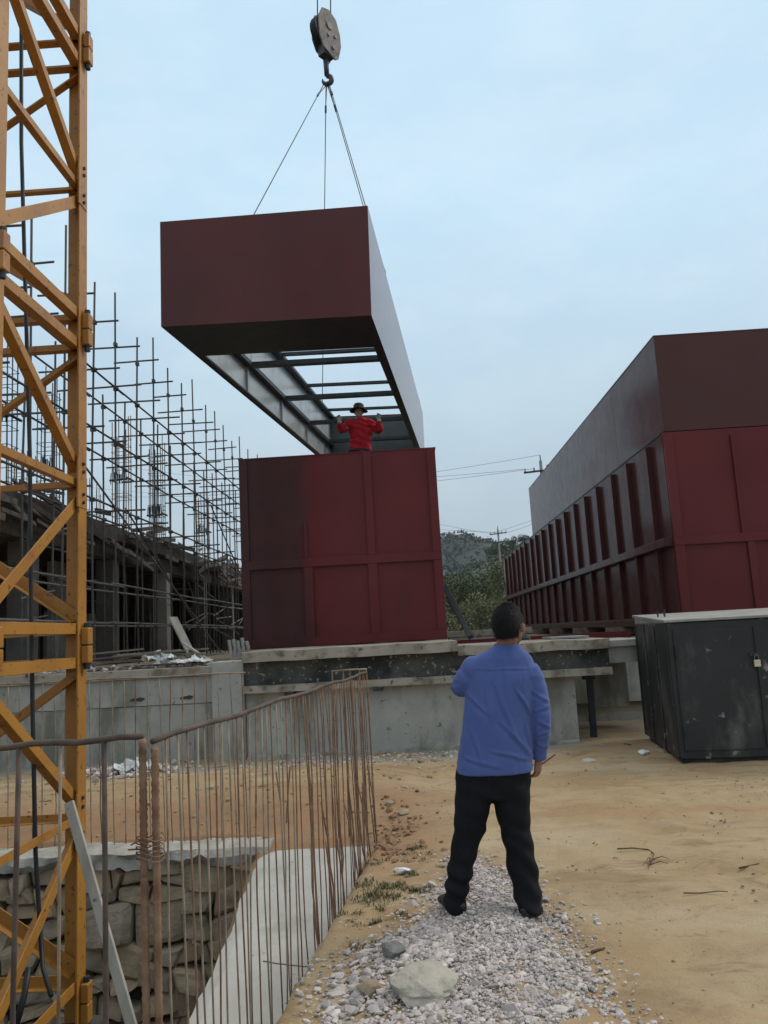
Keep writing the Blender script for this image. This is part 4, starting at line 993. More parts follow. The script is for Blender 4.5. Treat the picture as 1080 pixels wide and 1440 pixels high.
rocks('rubble', pts, [random.uniform(.02, .06) for _ in pts], MT['gravel'], (.4, .9), 'grey rubble on the terrace behind the retaining wall', 'rubble')
m = MB(); p0 = PY(337, 905, 12.7)
for k in range(5): m.tube([(p0.x-.16+.07*k, 12.7+.03*k, 1.28), (p0.x-.15+.07*k, 12.72, 1.46+.04*math.sin(k*2)), (p0.x-.17+.07*k, 12.7, 1.62+.06*math.sin(k*3))], .03, 6)
tag(m.build('debris_bundle', MT['concrete2'], origin=(p0.x, 12.7, 1.28)), 'upright pale bundle of scrap at the left foot of the front tank', 'scrap')
# prop strut leaning on the tank, timber and beams behind
p, q = PY(625, 824, 14.2), PY(662, 896, 13.4)
m = MB(); m.bar(p, q, .09, .09, (0, 1, 0)); tag(m.build('steel_prop', MT['dark_steel'], origin=q, bevel=.004), 'dark slanting steel prop braced against the right side of the front tank', 'prop')
m = MB(); m.box((.62, 14.6, 1.28), (3.9, 14.9, 1.40)); tag(m.build('steel_beam', MT['tank'], origin=(2, 14.7, 1.28), bevel=.004), 'dark red beam lying between the two tanks', 'beam')
m = MB(); m.box((.62, 15.6, 1.44), (2.3, 16.3, 1.56)); m.box((.7, 15.62, 1.27), (2.2, 16.28, 1.439)); tag(m.build('concrete_curb', MT['cap'], origin=(1.5, 16, 1.27), bevel=.01), 'tan concrete curb behind the man between the two tanks', 'curb')
rock_obj('scrap_heap', (1.75, 13.2, 1.36), (.22, .16, .10), MT['mossy'], 'dark lump of scrap on the foundation beside the man', 'scrap', sub=3, seed=5)
m = MB(); m.box((2.05, 12.1, 1.372), (2.62, 12.9, 1.40)); tag(m.build('cement_board', MT['lid'], origin=(2.3, 12.5, 1.37), bevel=.004), 'grey flat sheet lying on the cap right of the man', 'board')

# ------------------------------------------------------------------ hills, trees, poles
def terrain(name, x0, x1, y0, y1, nx_, ny_, fn, mat, label):
    vs = [(x0+(x1-x0)*i/nx_, y0+(y1-y0)*j/ny_, fn(x0+(x1-x0)*i/nx_, y0+(y1-y0)*j/ny_)) for j in range(ny_+1) for i in range(nx_+1)]
    fs = [(j*(nx_+1)+i, j*(nx_+1)+i+1, (j+1)*(nx_+1)+i+1, (j+1)*(nx_+1)+i) for j in range(ny_) for i in range(nx_)]
    me = bpy.data.meshes.new(name); me.from_pydata(vs, [], fs); me.materials.append(mat); me.polygons.foreach_set('use_smooth', [True]*len(fs))
    o = bpy.data.objects.new(name, me); col.objects.link(o); return tag(o, label, kind='structure')
pk = PY(655, 750, 620)
def far(x, y):
    r = math.hypot((x-pk.x)/95, (y-620)/150)
    r2 = math.hypot((x-pk.x-150)/150, (y-660)/170); r3 = math.hypot((x+260)/260, (y-680)/170)
    h = (pk.z-2)*(1/(1+r*r*1.1))**1.15
    h = max(h, 42*math.exp(-r2*r2), 48*math.exp(-r3*r3))
    return h*(1+.16*mn.noise(V((x/60, y/60, 3))))+3.5*mn.noise(V((x/17, y/17, 1)))-4
terrain('far_hill', -700, 700, 420, 980, 130, 50, far, MT['mountain'], 'far blue green hill with a pointed top')
n = 5200; bl = []
while len(bl) < n:
    x, y = random.uniform(-330, 420), random.uniform(470, 720); z = far(x, y)
    if z > 3: bl.append((x, y, z+1.2, random.uniform(1.5, 3.8), random.uniform(1.5, 3.8), random.uniform(1.5, 3.2)))
FB = bl
def near_hill(x, y):
    base = 8+10*sm(60, 200, y)+.0
    t = sm(55, 210, y)
    ridge = 9+19*sm(-20, 55, x-.02*y)+3*mn.noise(V((x/40, y/60, 2)))
    h = t*ridge
    st = 2.2; h = (math.floor(h/st)+sm(.35, .85, h/st-math.floor(h/st)))*st
    return h*1.0+.5*mn.noise(V((x/7, y/7, 4)))+.3-6*sm(215, 330, y)
terrain('terraced_hill', -260, 260, 52, 330, 150, 130, near_hill, MT['hill'], 'low terraced hillside with brown and green fields')

def crown_mesh(name, n, blobs, leaf, mat, seed):
    rg = np.random.default_rng(seed); w = np.array([b[3]*b[4]*b[5] for b in blobs])**.7; w /= w.sum()
    ids = rg.choice(len(blobs), n, p=w); B_ = np.array(blobs)[ids]
    d = rg.normal(size=(n, 3)); d /= np.linalg.norm(d, axis=1)[:, None]
    rad = rg.uniform(.15, 1, n)**.42
    p = B_[:, :3]+d*rad[:, None]*B_[:, 3:]
    a = rg.normal(size=(n, 3)); a /= np.linalg.norm(a, axis=1)[:, None]; b = np.cross(a, rg.normal(size=(n, 3))); b /= np.linalg.norm(b, axis=1)[:, None]
    s_ = leaf*rg.uniform(.6, 1.4, n)[:, None]
    v = np.stack([p-a*s_, p+b*s_*.5, p+a*s_, p-b*s_*.5], 1).reshape(-1, 3); f = np.arange(4*n).reshape(-1, 4)
    me = bpy.data.meshes.new(name); me.from_pydata(v.tolist(), [], f.tolist()); me.materials.append(mat); return me
def tree_proto(kind, seed):
    rnd = random.Random(seed)
    if kind == 'round':
        H_ = 4.2; bl = [(rnd.uniform(-1.1, 1.1), rnd.uniform(-1.1, 1.1), rnd.uniform(1.3, 3.7), rnd.uniform(.45, .9), rnd.uniform(.45, .9), rnd.uniform(.35, .75)) for _ in range(15)]; mat = MT['leaf']; n = 3200
    elif kind == 'poplar':
        H_ = 5.2; bl = [(rnd.uniform(-.4, .4), rnd.uniform(-.4, .4), z, rnd.uniform(.3, .6), rnd.uniform(.3, .6), rnd.uniform(.4, .7)) for z in np.linspace(.9, 4.9, 13)]; mat = MT['leaf_light']; n = 2600
    else:
        H_ = 3.0; bl = [(rnd.uniform(-1.6, 1.6), rnd.uniform(-1.2, 1.2), rnd.uniform(.5, 2.4), rnd.uniform(.4, .9), rnd.uniform(.4, .9), rnd.uniform(.3, .6)) for _ in range(14)]; mat = MT['leaf_light']; n = 2800
    t = MB(); t.tube([(0, 0, -.3), (.05, 0, H_*.35), (-.03, .04, H_*.75)], [.10, .075, .03], 7)
    for b in bl[:9]:
        t.tube([(0, 0, H_*rnd.uniform(.2, .5)), (b[0]*.5, b[1]*.5, b[2]*.8), (b[0], b[1], b[2])], [.045, .03, .012], 5)
    return t, crown_mesh('crown', n, bl, .085 if kind != 'bush' else .075, mat, seed)
protos = {}
for k, s_ in (('round', 1), ('round', 2), ('poplar', 3), ('bush', 4), ('bush', 5)):
    t, cm = tree_proto(k, s_); me = None
    r_ = thing('tree', (0, 0, 0), 'x', 'tree'); tr = t.build('trunk', MT['bark'], r_); co = bpy.data.objects.new('crown', cm); col.objects.link(co); co.parent = r_
    protos.setdefault(k, []).append(r_)
used = set(); tcount = 0
def tree(kind, px, Y, top_py, label, z=1.2, group='trees and bushes beyond the tanks', wide=1.):
    global tcount
    p = PY(px, top_py, Y); H_ = {'round': 4.3, 'poplar': 5.5, 'bush': 3.0}[kind]; s_ = (p.z-z)/H_
    pr = protos[kind][tcount % len(protos[kind])]; tcount += 1
    o = pr if pr not in used else copy_tree(pr); used.add(pr)
    o.location = (p.x, Y, z); o.scale = (s_*wide, s_*wide, s_); o.rotation_euler.z = tcount*1.9
    tag(o, label, 'tree', group); return o
tree('round', 652, 52, 806, 'dark round tree nearest the right side of the front tank')
tree('round', 672, 58, 798, 'tallest dark tree between the two tanks')
tree('bush', 640, 44, 825, 'low pale bush at the right side of the front tank')
tree('poplar', 703, 50, 785, 'slim yellow green poplar beside the utility pole')
tree('poplar', 690, 56, 812, 'shorter yellow green poplar left of the slim poplar')
tree('bush', 672, 40, 835, 'broad pale bush above the leaning steel prop')
tree('bush', 697, 42, 840, 'pale bush just above the head of the man')
tree('round', 632, 64, 808, 'dark tree half hidden by the right edge of the front tank')
tree('round', 668, 45, 842, 'small dark tree low between the two tanks')
tree('round', 330, 48, 780, 'dark tree just left of the front tank behind the scaffold')
tree('bush', 312, 42, 815, 'pale bush behind the scaffold left of the front tank')
tree('round', 300, 54, 800, 'dark tree behind the far end of the scaffold', wide=1.3)
# ridge trees
for i in range(15):
    px = 694+i*8+random.uniform(-3, 3); Y = 205+random.uniform(-8, 8); X = PY(px, 760, Y).x; z = near_hill(X, Y)
    pr = protos['round'][i % 2]; o = copy_tree(pr); s_ = random.uniform(.7, 1.35); o.location = (X, Y, z-.5); o.scale = (s_*1.2, s_*1.2, s_); o.rotation_euler.z = i
    tag(o, 'small dark tree in the row on the ridge of the terraced hill', 'tree', 'trees in a row on the hill ridge')
# scrub on the hillside
n = 2600; xs_ = rng.uniform(-40, 70, n); ys_ = rng.uniform(60, 200, n); keep = [i for i in range(n) if mn.noise(V((xs_[i]/14, ys_[i]/14, 8))) > -.08]
bl = [(xs_[i], ys_[i], near_hill(xs_[i], ys_[i])+.5, random.uniform(.7, 1.8), random.uniform(.7, 1.8), random.uniform(.5, 1.2)) for i in keep]
cm = crown_mesh('hillside_scrub', 36000, bl, .30, MT['leaf'], 11); o = bpy.data.objects.new('hillside_scrub', cm); col.objects.link(o)
tag(o, 'dark scrub covering the terraced hillside', 'scrub', kind='stuff')
cm = crown_mesh('hillside_forest', 42000, FB, 1.3, MT['leaf_far'], 13); o = bpy.data.objects.new('hillside_forest', cm); col.objects.link(o)
tag(o, 'dark woods covering the far pointed hill', 'woods', kind='stuff')
n = 260; bl = []
for i in range(n):
    x, y = random.uniform(-16, 14), random.uniform(39, 70)
    bl.append((x, y, 1.5+.4*random.random(), random.uniform(.6, 1.5), random.uniform(.6, 1.5), random.uniform(.4, .9)))
cm = crown_mesh('undergrowth', 26000, bl, .10, MT['leaf_light'], 12); o = bpy.data.objects.new('undergrowth', cm); col.objects.link(o)
tag(o, 'rough green undergrowth beyond the tanks', 'undergrowth', kind='stuff')

def pole(px, py, Y, zb, label, arms, r=.13):
    p = PY(px, py, Y); o = thing('utility_pole', (p.x, Y, zb), label, 'utility pole')
    m = MB(); m.tube([(p.x, Y, zb), (p.x, Y, p.z)], [r, r*.6], 10); m.build('pole', MT['pole'], o, smooth=False)
    for dz, l in arms:
        m = MB(); m.bar((p.x-l, Y-.1, p.z-dz), (p.x+l, Y-.1, p.z-dz+.12), .09, .09); am = m.build('crossarm', MT['dark_steel'], o)
        for s_ in (-1, -.45, .45, 1):
            m = MB(); m.tube([(p.x+s_*l*.92, Y-.1, p.z-dz+.06+.12*(.5+s_*.5)), (p.x+s_*l*.92, Y-.1, p.z-dz+.22+.12*(.5+s_*.5))], [.05, .035], 7); m.build('insulator', MT['lid'], am)
    m = MB(); m.tube([(p.x, Y, p.z), (p.x, Y, p.z+.3)], .03, 6); m.build('pin', MT['dark_steel'], o)
    return p
P1 = pole(760, 648, 42, 1.1, 'utility pole with a crossarm rising above the far end of the right tank', [(.62, .95)])
P2 = pole(700, 744, 75, 1.0, 'more distant utility pole standing among the poplars', [(.5, .8), (1.3, .55)])
def wire(a, b, sag, label, r=.009):
    m = MB(); a, b = V(a), V(b); pts = [a.lerp(b, i/24)-V((0, 0, sag*4*(i/24)*(1-i/24))) for i in range(25)]; m.tube(pts, r, 5); tag(m.build('power_line', MT['cable'], origin=a), label, 'power line')
for k, (dx, dz, yl, lab) in enumerate(((0, .3, 655, 'highest of the three near power lines leaving the pole over the right tank'), (-.9, -.42, 662, 'middle of the three near power lines leaving the pole over the right tank'), (-.42, -.42, 668, 'lowest of the three near power lines leaving the pole over the right tank'))):
    a = P1+V((dx, -.1, dz)); q = PY(615, yl, 46); d = q-a; wire(a, a+d*7.5+V((0, 0, 1.2)), 1.1, lab)
for k, (dx, dz, yl, lab) in enumerate(((-.8, -.4, 731, 'upper of the two far power lines at the distant pole'), (.8, -.4, 738, 'lower of the two far power lines at the distant pole'))):
    a = P2+V((dx, -.1, dz)); q = PY(622, yl, 78); d = q-a; wire(a, a+d*6, .9, lab, .012)
    b = PY(760, 722+5*k, 70); wire(a, a+(b-a)*2.0, .3, lab.replace('far power lines at the distant pole', 'far power lines right of the distant pole'), .012)

# ------------------------------------------------------------------ people
def bake(m, voxel, smooth=4, fac=.5, disp=None):
    """union of closed pieces as one continuous surface"""
    me = bpy.data.meshes.new('tmp'); me.from_pydata(m.v, [], m.f); o = bpy.data.objects.new('tmp', me); col.objects.link(o)
    k = o.modifiers.new('r', 'REMESH'); k.mode = 'VOXEL'; k.voxel_size = voxel
    s_ = o.modifiers.new('s', 'SMOOTH'); s_.iterations = smooth; s_.factor = fac
    dg = bpy.context.evaluated_depsgraph_get(); dg.update(); r_ = bpy.data.meshes.new_from_object(o.evaluated_get(dg))
    bpy.data.objects.remove(o); bpy.data.meshes.remove(me)
    if disp:
        nn = [(v.co.copy(), v.normal.copy()) for v in r_.vertices]
        for v, (c, n_) in zip(r_.vertices, nn): v.co = c+n_*disp(c, n_)
    r_.polygons.foreach_set('use_smooth', [True]*len(r_.polygons)); r_.update()
    return r_
def place(me, name, mat, root):
    o_ = V(root.location)
    for v in me.vertices: v.co -= o_
    me.materials.clear(); me.materials.append(mat); me.name = name
    o = bpy.data.objects.new(name, me); col.objects.link(o); o.parent = root; return o
def hand(m, w, d, n, s, curl=.5, L=.185, thumb_up=False):
    """w wrist, d finger direction, n palm normal, s thumb side"""
    d, n = V(d).normalized(), V(n); n = (n-d*n.dot(d)).normalized(); t = d.cross(n).normalized()*s
    w = V(w); k = L/.185
    m.loft([(w-d*.02*k, .024*k, .019*k), (w+d*.02*k, .030*k, .017*k), (w+d*.055*k, .040*k, .016*k), (w+d*.088*k, .041*k, .013*k)], 12, t)
    for i, (o_, l) in enumerate(((.030, .072), (.010, .080), (-.010, .075), (-.029, .060))):
        p = w+d*.084*k+t*o_*k; pts = [p]; a = 0
        for j, fr_ in enumerate((.45, .32, .25)):
            a += curl*(1+.12*i)*(.7 if j == 0 else 1); p = p+(d*math.cos(a)+n*math.sin(a))*l*fr_*k; pts.append(p)
        m.tube(pts, [.0095*k, .009*k, .008*k, .0065*k], 8)
    p = w+d*.025*k+t*.026*k
    e1 = (t*.8+d*.55+n*.2).normalized() if not thumb_up else (t*.9+d*.3).normalized()
    e2 = (t*.35+d*.8+n*.35).normalized() if not thumb_up else (t*1+d*.05).normalized()
    m.tube([p-t*.012, p+e1*.03*k, p+e1*.03*k+e2*.028*k, p+e1*.03*k+e2*.05*k], [.013*k, .0115*k, .010*k, .007*k], 8)
def head(m, c, f, u, r, s=1.):
    """skull, jaw, nose, ears, brow, lips around centre c; f face direction"""
    m.ell(c+u*.015*s-f*.008*s, (r*.074*s, f*.094*s, u*.098*s), 20, 14)
    m.ell(c-u*.05*s+f*.028*s, (r*.056*s, f*.062*s, u*.066*s), 16, 10)
    m.loft([(c+f*.082*s+u*.018*s, .008*s, .008*s), (c+f*.100*s-u*.018*s, .012*s, .012*s), (c+f*.090*s-u*.03*s, .016*s, .012*s)], 10, r)
    m.ell(c+f*.080*s+u*.034*s, (r*.048*s, f*.012*s, u*.009*s), 12, 8)
    for z, w_ in ((-.052, .024), (-.062, .021)): m.ell(c+f*.085*s+u*z*s, (r*w_*s, f*.008*s, u*.005*s), 10, 6)
    m.ell(c+f*.078*s-u*.095*s, (r*.022*s, f*.018*s, u*.016*s), 10, 8)
    for q in (-1, 1):
        m.ell(c+r*q*.076*s-f*.008*s-u*.008*s, (r*.011*s, f*.019*s, u*.033*s), 10, 8)
        m.ell(c+r*q*.048*s+f*.058*s-u*.02*s, (r*.024*s, f*.022*s, u*.018*s), 10, 8)
def eyes(root, c, f, u, r, s=1.):
    for q in (-1, 1):
        m = MB(); m.ell(c+f*.083*s+r*q*.032*s+u*.012*s, (r*.012*s, f*.008*s, u*.007*s), 10, 8); m.build('eye', MT['eye'], root, smooth=True)
def hairshell(m, c, f, u, r, s, keep, n_=40, k_=26, thick=1.09):
    pts = []; idx = {}
    for j in range(k_+1):
        for i in range(n_):
            th = math.pi*j/k_; ph = 2*math.pi*i/n_; x, y, z = math.sin(th)*math.cos(ph), math.sin(th)*math.sin(ph), math.cos(th)
            idx[(i, j)] = len(pts); t = thick*(1+.03*mn.noise(V((x*5, y*5, z*5)))+.02*mn.noise(V((x*14, y*14, z*9))))
            pts.append((c+u*.015*s-f*.008*s+r*.074*s*x*t+f*.094*s*y*t+u*.098*s*z*t, (x, y, z)))
    fs = []
    for j in range(k_):
        for i in range(n_):
            q = [idx[(i, j)], idx[(i, j+1)], idx[((i+1) % n_, j+1)], idx[((i+1) % n_, j)]]
            if all(keep(*pts[a][1]) for a in q): fs.append(tuple(q))
    m.add([p for p, _ in pts], fs)

# --- the man in blue, seen from behind
MY = 4.72
def mp(x, y, dy=0.): return PY(x, y, MY+dy)
fz = gh(.25, MY)
root = thing('person', (mp(695, 1285).x, MY, fz), 'man in a blue shirt and black trousers standing on gravel with his back turned', 'person')
hc = mp(715.5, 880, -.02); hf = V((.42, .88, .22)).normalized(); hu = V((-.10, -.20, 1)); hu = (hu-hf*hu.dot(hf)).normalized(); hr = hf.cross(hu)
nk = mp(711, 909, -.005)
def px_ring(xl, xr, y, depth, dy=0.): 
    a, b = mp(xl, y, dy), mp(xr, y, dy); return ((a+b)/2, (b-a).length/2, depth)
body = MB(); head(body, hc, hf, hu, hr, 1.10)
body.loft([(hc-hu*.05-hf*.03, .056, .056), (nk, .058, .058), (mp(706, 938, .0), .06, .055)], 16)
body.loft([px_ring(680, 728, 930, .06), px_ring(666, 744, 952, .088), px_ring(662, 742, 1010, .095), px_ring(655, 738, 1075, .10), px_ring(652, 738, 1105, .10)], 16)
shL, shR = mp(668, 938, .0), mp(742, 942, .0)
elL, elR = mp(654, 964, .06), mp(761, 1012, -.02)
wrL, wrR = mp(676, 944, .27), mp(758, 1062, .06)
body.loft([(shL, .05, .05), (elL, .036, .036), (wrL, .028, .026)], 12, (0, 1, 0)); body.loft([(shR, .05, .05), (elR, .036, .036), (wrR, .028, .026)], 12, (0, 1, 0))
hand(body, mp(679, 941, .30), V((.45, .55, .45)), V((.6, -.2, .1)), 1, .55)
hand(body, mp(757, 1064, .06), V((-.10, .12, -1)), V((-.75, .55, 0)), 1, .62)
ftL, ftR = mp(640, 1270, 0), mp(745, 1272, -.02)
for hx, hy, kx, ky, an in ((672, 1105, 655, 1190, ftL), (720, 1105, 730, 1190, ftR)):
    body.loft([(mp(hx, hy), .075, .08), (mp(kx, ky, .01), .05, .055), (V((an.x, an.y, .10)), .035, .04)], 14)
bm_ = bake(body, .0055, 3, .4); place(bm_, 'body', MT['skin'], root)
eyes(root, hc, hf, hu, hr, 1.10)
m = MB(); hairshell(m, hc, hf, hu, hr, 1.10, lambda x, y, z: not (y > .18 and z < .62-.25*(1-abs(x))) and not (y > -.3 and z < -.12) and z > -.62, thick=1.10)
h_ = m.build('hair', MT['hair'], root, smooth=True); k = h_.modifiers.new('s', 'SOLIDIFY'); k.thickness = .014; k.offset = -1
rh = random.Random(5); m = MB(); me_ = h_.data; o_ = V(root.location)
for _ in range(5200):
    p_ = me_.polygons[rh.randrange(len(me_.polygons))]; vv = [me_.vertices[q].co for q in p_.vertices]
    a_, b_ = rh.random(), rh.random(); c_ = vv[0].lerp(vv[1], a_).lerp(vv[3].lerp(vv[2], a_), b_)+o_
    nn_ = (c_-hc).normalized(); tg = V((rh.gauss(0, .5), rh.gauss(0, .5), -.75)); tg = (tg-nn_*tg.dot(nn_)).normalized(); dd = (nn_*.42+tg).normalized(); l_ = rh.uniform(.010, .024); sd_ = dd.cross(nn_).normalized()*.0013
    k_ = len(m.v); m.v += [c_-sd_, c_+sd_, c_+dd*l_]; m.f.append((k_, k_+1, k_+2))
m.build('strands', MT['hair'], h_)
# shirt
sh = MB()
rings = [px_ring(692, 731, 908, .070, -.005), px_ring(684, 734, 913, .080), px_ring(671, 741, 919, .088), px_ring(659, 748, 926, .098), px_ring(652, 752, 936, .110, .005), px_ring(653, 755, 955, .122), px_ring(653, 752, 985, .128), px_ring(651, 748, 1015, .130), px_ring(646, 748, 1045, .135), px_ring(642, 749, 1070, .138), px_ring(641, 750, 1086, .136)]
sh.loft(rings, 28, flat=True)
sh.ell(mp(665, 943, .0), (V((.070, 0, 0)), V((0, .08, 0)), V((0, 0, .085))), 16, 12); sh.ell(mp(740, 950, .0), (V((.066, 0, 0)), V((0, .08, 0)), V((0, 0, .088))), 16, 12)
sh.loft([(mp(668, 946, .0), .062, .074), (mp(656, 955, .0), .064, .072), (mp(649, 966, .03), .060, .066), (mp(648, 968, .09), .058, .062), (mp(653, 956, .16), .054, .056), (mp(664, 949, .23), .048, .05), (mp(675, 944, .285), .043, .044)], 18, (0, 1, 0))
sh.loft([(mp(740, 942), .066, .074), (mp(750, 957), .064, .068), (mp(755, 975, -.005), .060, .062), (mp(759, 993, -.015), .058, .058), (mp(761, 1012, -.02), .056, .056), (mp(761, 1032, .0), .053, .053), (mp(758, 1052, .04), .048, .049), (mp(757, 1066, .06), .045, .047)], 18, (0, 1, 0))
# collar
sh.loft([(nk-V((0, 0, .05)), .085, .080), (nk+V((0, .0, -.012)), .074, .072), (nk+V((0, .004, .004)), .071, .070)], 20)
oM = mp(700, 1000)
FL = [((700, 1013), (749, 1064), .011, .011), ((695, 962), (724, 1042), .008, .012), ((724, 968), (746, 1004), .010, .009), ((690, 1052), (746, 1066), .009, .009), ((657, 985), (649, 1050), .007, .012), ((681, 955), (690, 1015), .005, .012),
      ((655, 972), (684, 1000), .008, .010), ((645, 1062), (700, 1074), .006, .010), ((735, 1010), (746, 1050), .009, .009), ((660, 1022), (676, 1068), .006, .012), ((706, 925), (712, 985), .004, .014), ((663, 940), (744, 938), .0035, .006)]
FL = [(mp(*a).xz, mp(*b).xz, A_, w_) for a, b, A_, w_ in FL]
AF = [((742, 968), (773, 985), .007, .009), ((744, 1000), (771, 990), .007, .009), ((750, 1012), (773, 1022), .008, .009), ((750, 1034), (771, 1026), .007, .008), ((748, 1046), (769, 1050), .006, .008), ((640, 955), (662, 965), .006, .008), ((640, 966), (660, 950), .005, .008)]
AF = [(mp(*a).xz, mp(*b).xz, A_, w_) for a, b, A_, w_ in AF]
def crease(p, a, b, A_, w_):
    d = b-a; L = d.length; t = (p-a).dot(d)/(L*L); tt = max(0, min(1, t)); q = p-a-d*tt
    sg = (d.x*q.y-d.y*q.x)/L; e = q.length
    if e > w_*5: return 0
    fade = math.sin(math.pi*min(1, max(0, .08+.84*tt)))**.6
    return A_*fade*(math.exp(-(sg/w_)**2)-.75*math.exp(-((sg+1.9*w_)/(w_*1.1))**2))*math.exp(-max(0, e-abs(sg))**2/(w_*w_))
def folds(c, n_):
    p = V((c.x, c.z)); wob = V((mn.noise(c*9), mn.noise(c*9+V((4, 0, 0)))))*.010; p = p+wob
    arm = max(sm(.19, .205, c.x-oM.x+.05*(c.z-oM.z)), sm(-.20, -.225, c.x-oM.x))
    d = .0045*mn.noise(V((c.x*7, c.y*7, c.z*3.5)))+.0025*mn.noise(V((c.x*17, c.y*17, c.z*9)))
    for f in (FL if arm < .5 else AF): d += .85*crease(p, *f)*(1 if n_.y < .35 else .4)
    if arm >= .5: d += .004*mn.noise(V((c.x*14, c.y*14, c.z*26)))
    return d
m = MB(); kk = 26; vs = []
for (dz, ra) in ((-.030, .080), (-.008, .073), (.012, .069), (.016, .0655), (.004, .064), (-.03, .066)):
    for q_ in range(kk): a = 6.283*q_/kk; vs.append(nk+V((ra*math.cos(a), .006+ra*1.0*math.sin(a), dz+.006*math.sin(a)-.004*math.cos(a*2))))
m.add(vs, [(i_*kk+q_, i_*kk+(q_+1) % kk, (i_+1)*kk+(q_+1) % kk, (i_+1)*kk+q_) for i_ in range(5) for q_ in range(kk)]); m.build('collar', MT['shirt'], root, smooth=True)
place(bake(sh, .0062, 9, .5, folds), 'shirt', MT['shirt'], root)
# trousers
tr = MB()
tr.loft([px_ring(644, 747, 1070, .118), px_ring(641, 748, 1090, .124), px_ring(640, 747, 1108, .126), px_ring(640, 746, 1120, .12)], 24)
tr.loft([px_ring(640, 698, 1105, .115), px_ring(639, 690, 1127, .112, .0), px_ring(637, 684, 1160, .10, .01), px_ring(634.5, 671, 1192, .088, .015), px_ring(629.5, 664, 1226, .083), px_ring(625.5, 659, 1250, .086, -.01), px_ring(624, 656, 1272, .092, -.01), px_ring(626, 655, 1280, .092, -.01)], 22)
tr.loft([px_ring(688, 747, 1105, .115), px_ring(694, 746, 1127, .112), px_ring(702, 746, 1160, .10, .01), px_ring(710, 751, 1192, .088, .01), px_ring(714, 756, 1226, .084, -.01), px_ring(721, 760.5, 1250, .086, -.02), px_ring(726, 763, 1272, .092, -.03), px_ring(728, 764, 1282, .092, -.03)], 22)
def tfold(c, n_):
    z = c.z; return .006*mn.noise(V((c.x*8, c.y*8, z*5)))+.006*math.sin(z*52+c.x*30+4*mn.noise(c*4))*(.35+sm(.5, .2, z)*.8+sm(.05, .0, abs(z-.48))*.5)
place(bake(tr, .009, 4, .5, tfold), 'trousers', MT['trouser'], root)
for (an, rot) in ((mp(640, 1284, -.01), .35), (mp(747, 1287, -.04), -.35)):
    m = MB(); z0 = gh(an.x, an.y)+.008; fd = V((math.sin(-rot), math.cos(rot), 0)); sd = V((fd.y, -fd.x, 0)); b0 = V((an.x, an.y+.02, z0))
    m.loft([(b0-fd*.10+V((0, 0, .035)), .030, .030), (b0-fd*.06+V((0, 0, .045)), .042, .045), (b0+fd*.02+V((0, 0, .05)), .044, .05), (b0+fd*.10+V((0, 0, .038)), .05, .036), (b0+fd*.165+V((0, 0, .028)), .04, .024), (b0+fd*.185+V((0, 0, .024)), .02, .012)], 16, sd)
    m.loft([(b0-fd*.04+V((0, 0, .04)), .04, .045), (b0-fd*.04+V((0, 0, .11)), .038, .042)], 14, sd)
    place(bake(m, .006, 3), 'shoe', MT['shoe'], root)
# cigarette-thin stick in his right hand
p = mp(757, 1078, .07); q = mp(781, 1061, .10)
m = MB(); m.tube([p, q], .004, 6); tag(m.build('stick', MT['twig'], origin=p), 'thin dark stick held in the right hand of the man in blue', 'stick')

# --- the worker in red inside the tank
WY_ = 14.3
def wp(x, y, dy=0.): return PY(x, y, WY_+dy)
root = thing('person', (wp(507, 640).x, WY_, 3.85), 'worker in red jacket and dark hat raising both gloved hands below the hanging box', 'person')
def wr(xl, xr, y, depth, dy=0.):
    a, b = wp(xl, y, dy), wp(xr, y, dy); return ((a+b)/2, (b-a).length/2, depth)
hc = wp(504.5, 580); hf = V((0, -1, .05)).normalized(); hu = V((.03, .05, 1)).normalized(); hr = hf.cross(hu)
body = MB(); head(body, hc, hf, hu, hr, 1.0)
body.loft([(hc-hu*.06, .05, .05), (wp(505, 590), .058, .058), (wp(506, 596), .08, .07)], 14)
hipz = wp(506, 634).z-.18
body.loft([wr(499, 514, 596, .06), wr(495, 518, 605, .09), wr(494, 520, 622, .10), (V((wp(507, 640).x, WY_, hipz)), .16, .11)], 16)
shl, shr_ = wp(491, 595), wp(521, 594)
el_, er_ = wp(479.5, 606, -.10), wp(534, 605.5, -.10)
wl_, wr__ = wp(477.5, 593.5, -.24), wp(532.5, 591, -.24)
body.loft([(shl+V((.03, 0, -.03)), .042, .042), (el_+V((.01, 0, .01)), .034, .034), (wl_, .027, .026)], 12, (0, 1, 0)); body.loft([(shr_+V((-.03, 0, -.03)), .042, .042), (er_+V((-.01, 0, .01)), .034, .034), (wr__, .027, .026)], 12, (0, 1, 0))
cx_ = wp(507, 640).x
for sx in (-1, 1):
    body.loft([(V((cx_+sx*.10, WY_, hipz)), .085, .09), (V((cx_+sx*.12, WY_-.02, (hipz+3.95)/2)), .058, .06), (V((cx_+sx*.13, WY_, 3.95)), .04, .042)], 12)
place(bake(body, .0075, 2, .4), 'body', MT['skin'], root); eyes(root, hc, hf, hu, hr, 1.)
m = MB(); hairshell(m, hc, hf, hu, hr, 1., lambda x, y, z: not (y > .1 and z < .5) and z > -.5, 24, 16, 1.04); h_ = m.build('hair', MT['hair'], root, smooth=True); k = h_.modifiers.new('s', 'SOLIDIFY'); k.thickness = .008; k.offset = -1
m = MB(); n_ = 28; vs = []
prof = [(.165, -.012), (.158, -.002), (.108, .022), (.098, .05), (.092, .10), (.07, .125), (.0, .132)]
for a, z in prof:
    for k in range(n_):
        t = 6.283*k/n_; w_ = 1+.05*math.sin(2*t+.4); vs.append(hc+hu*(.045+z+(-.016*math.cos(2*t) if a > .12 else 0))+hr*a*w_*math.cos(t)+hf*a*1.12*math.sin(t)-hf*.008)
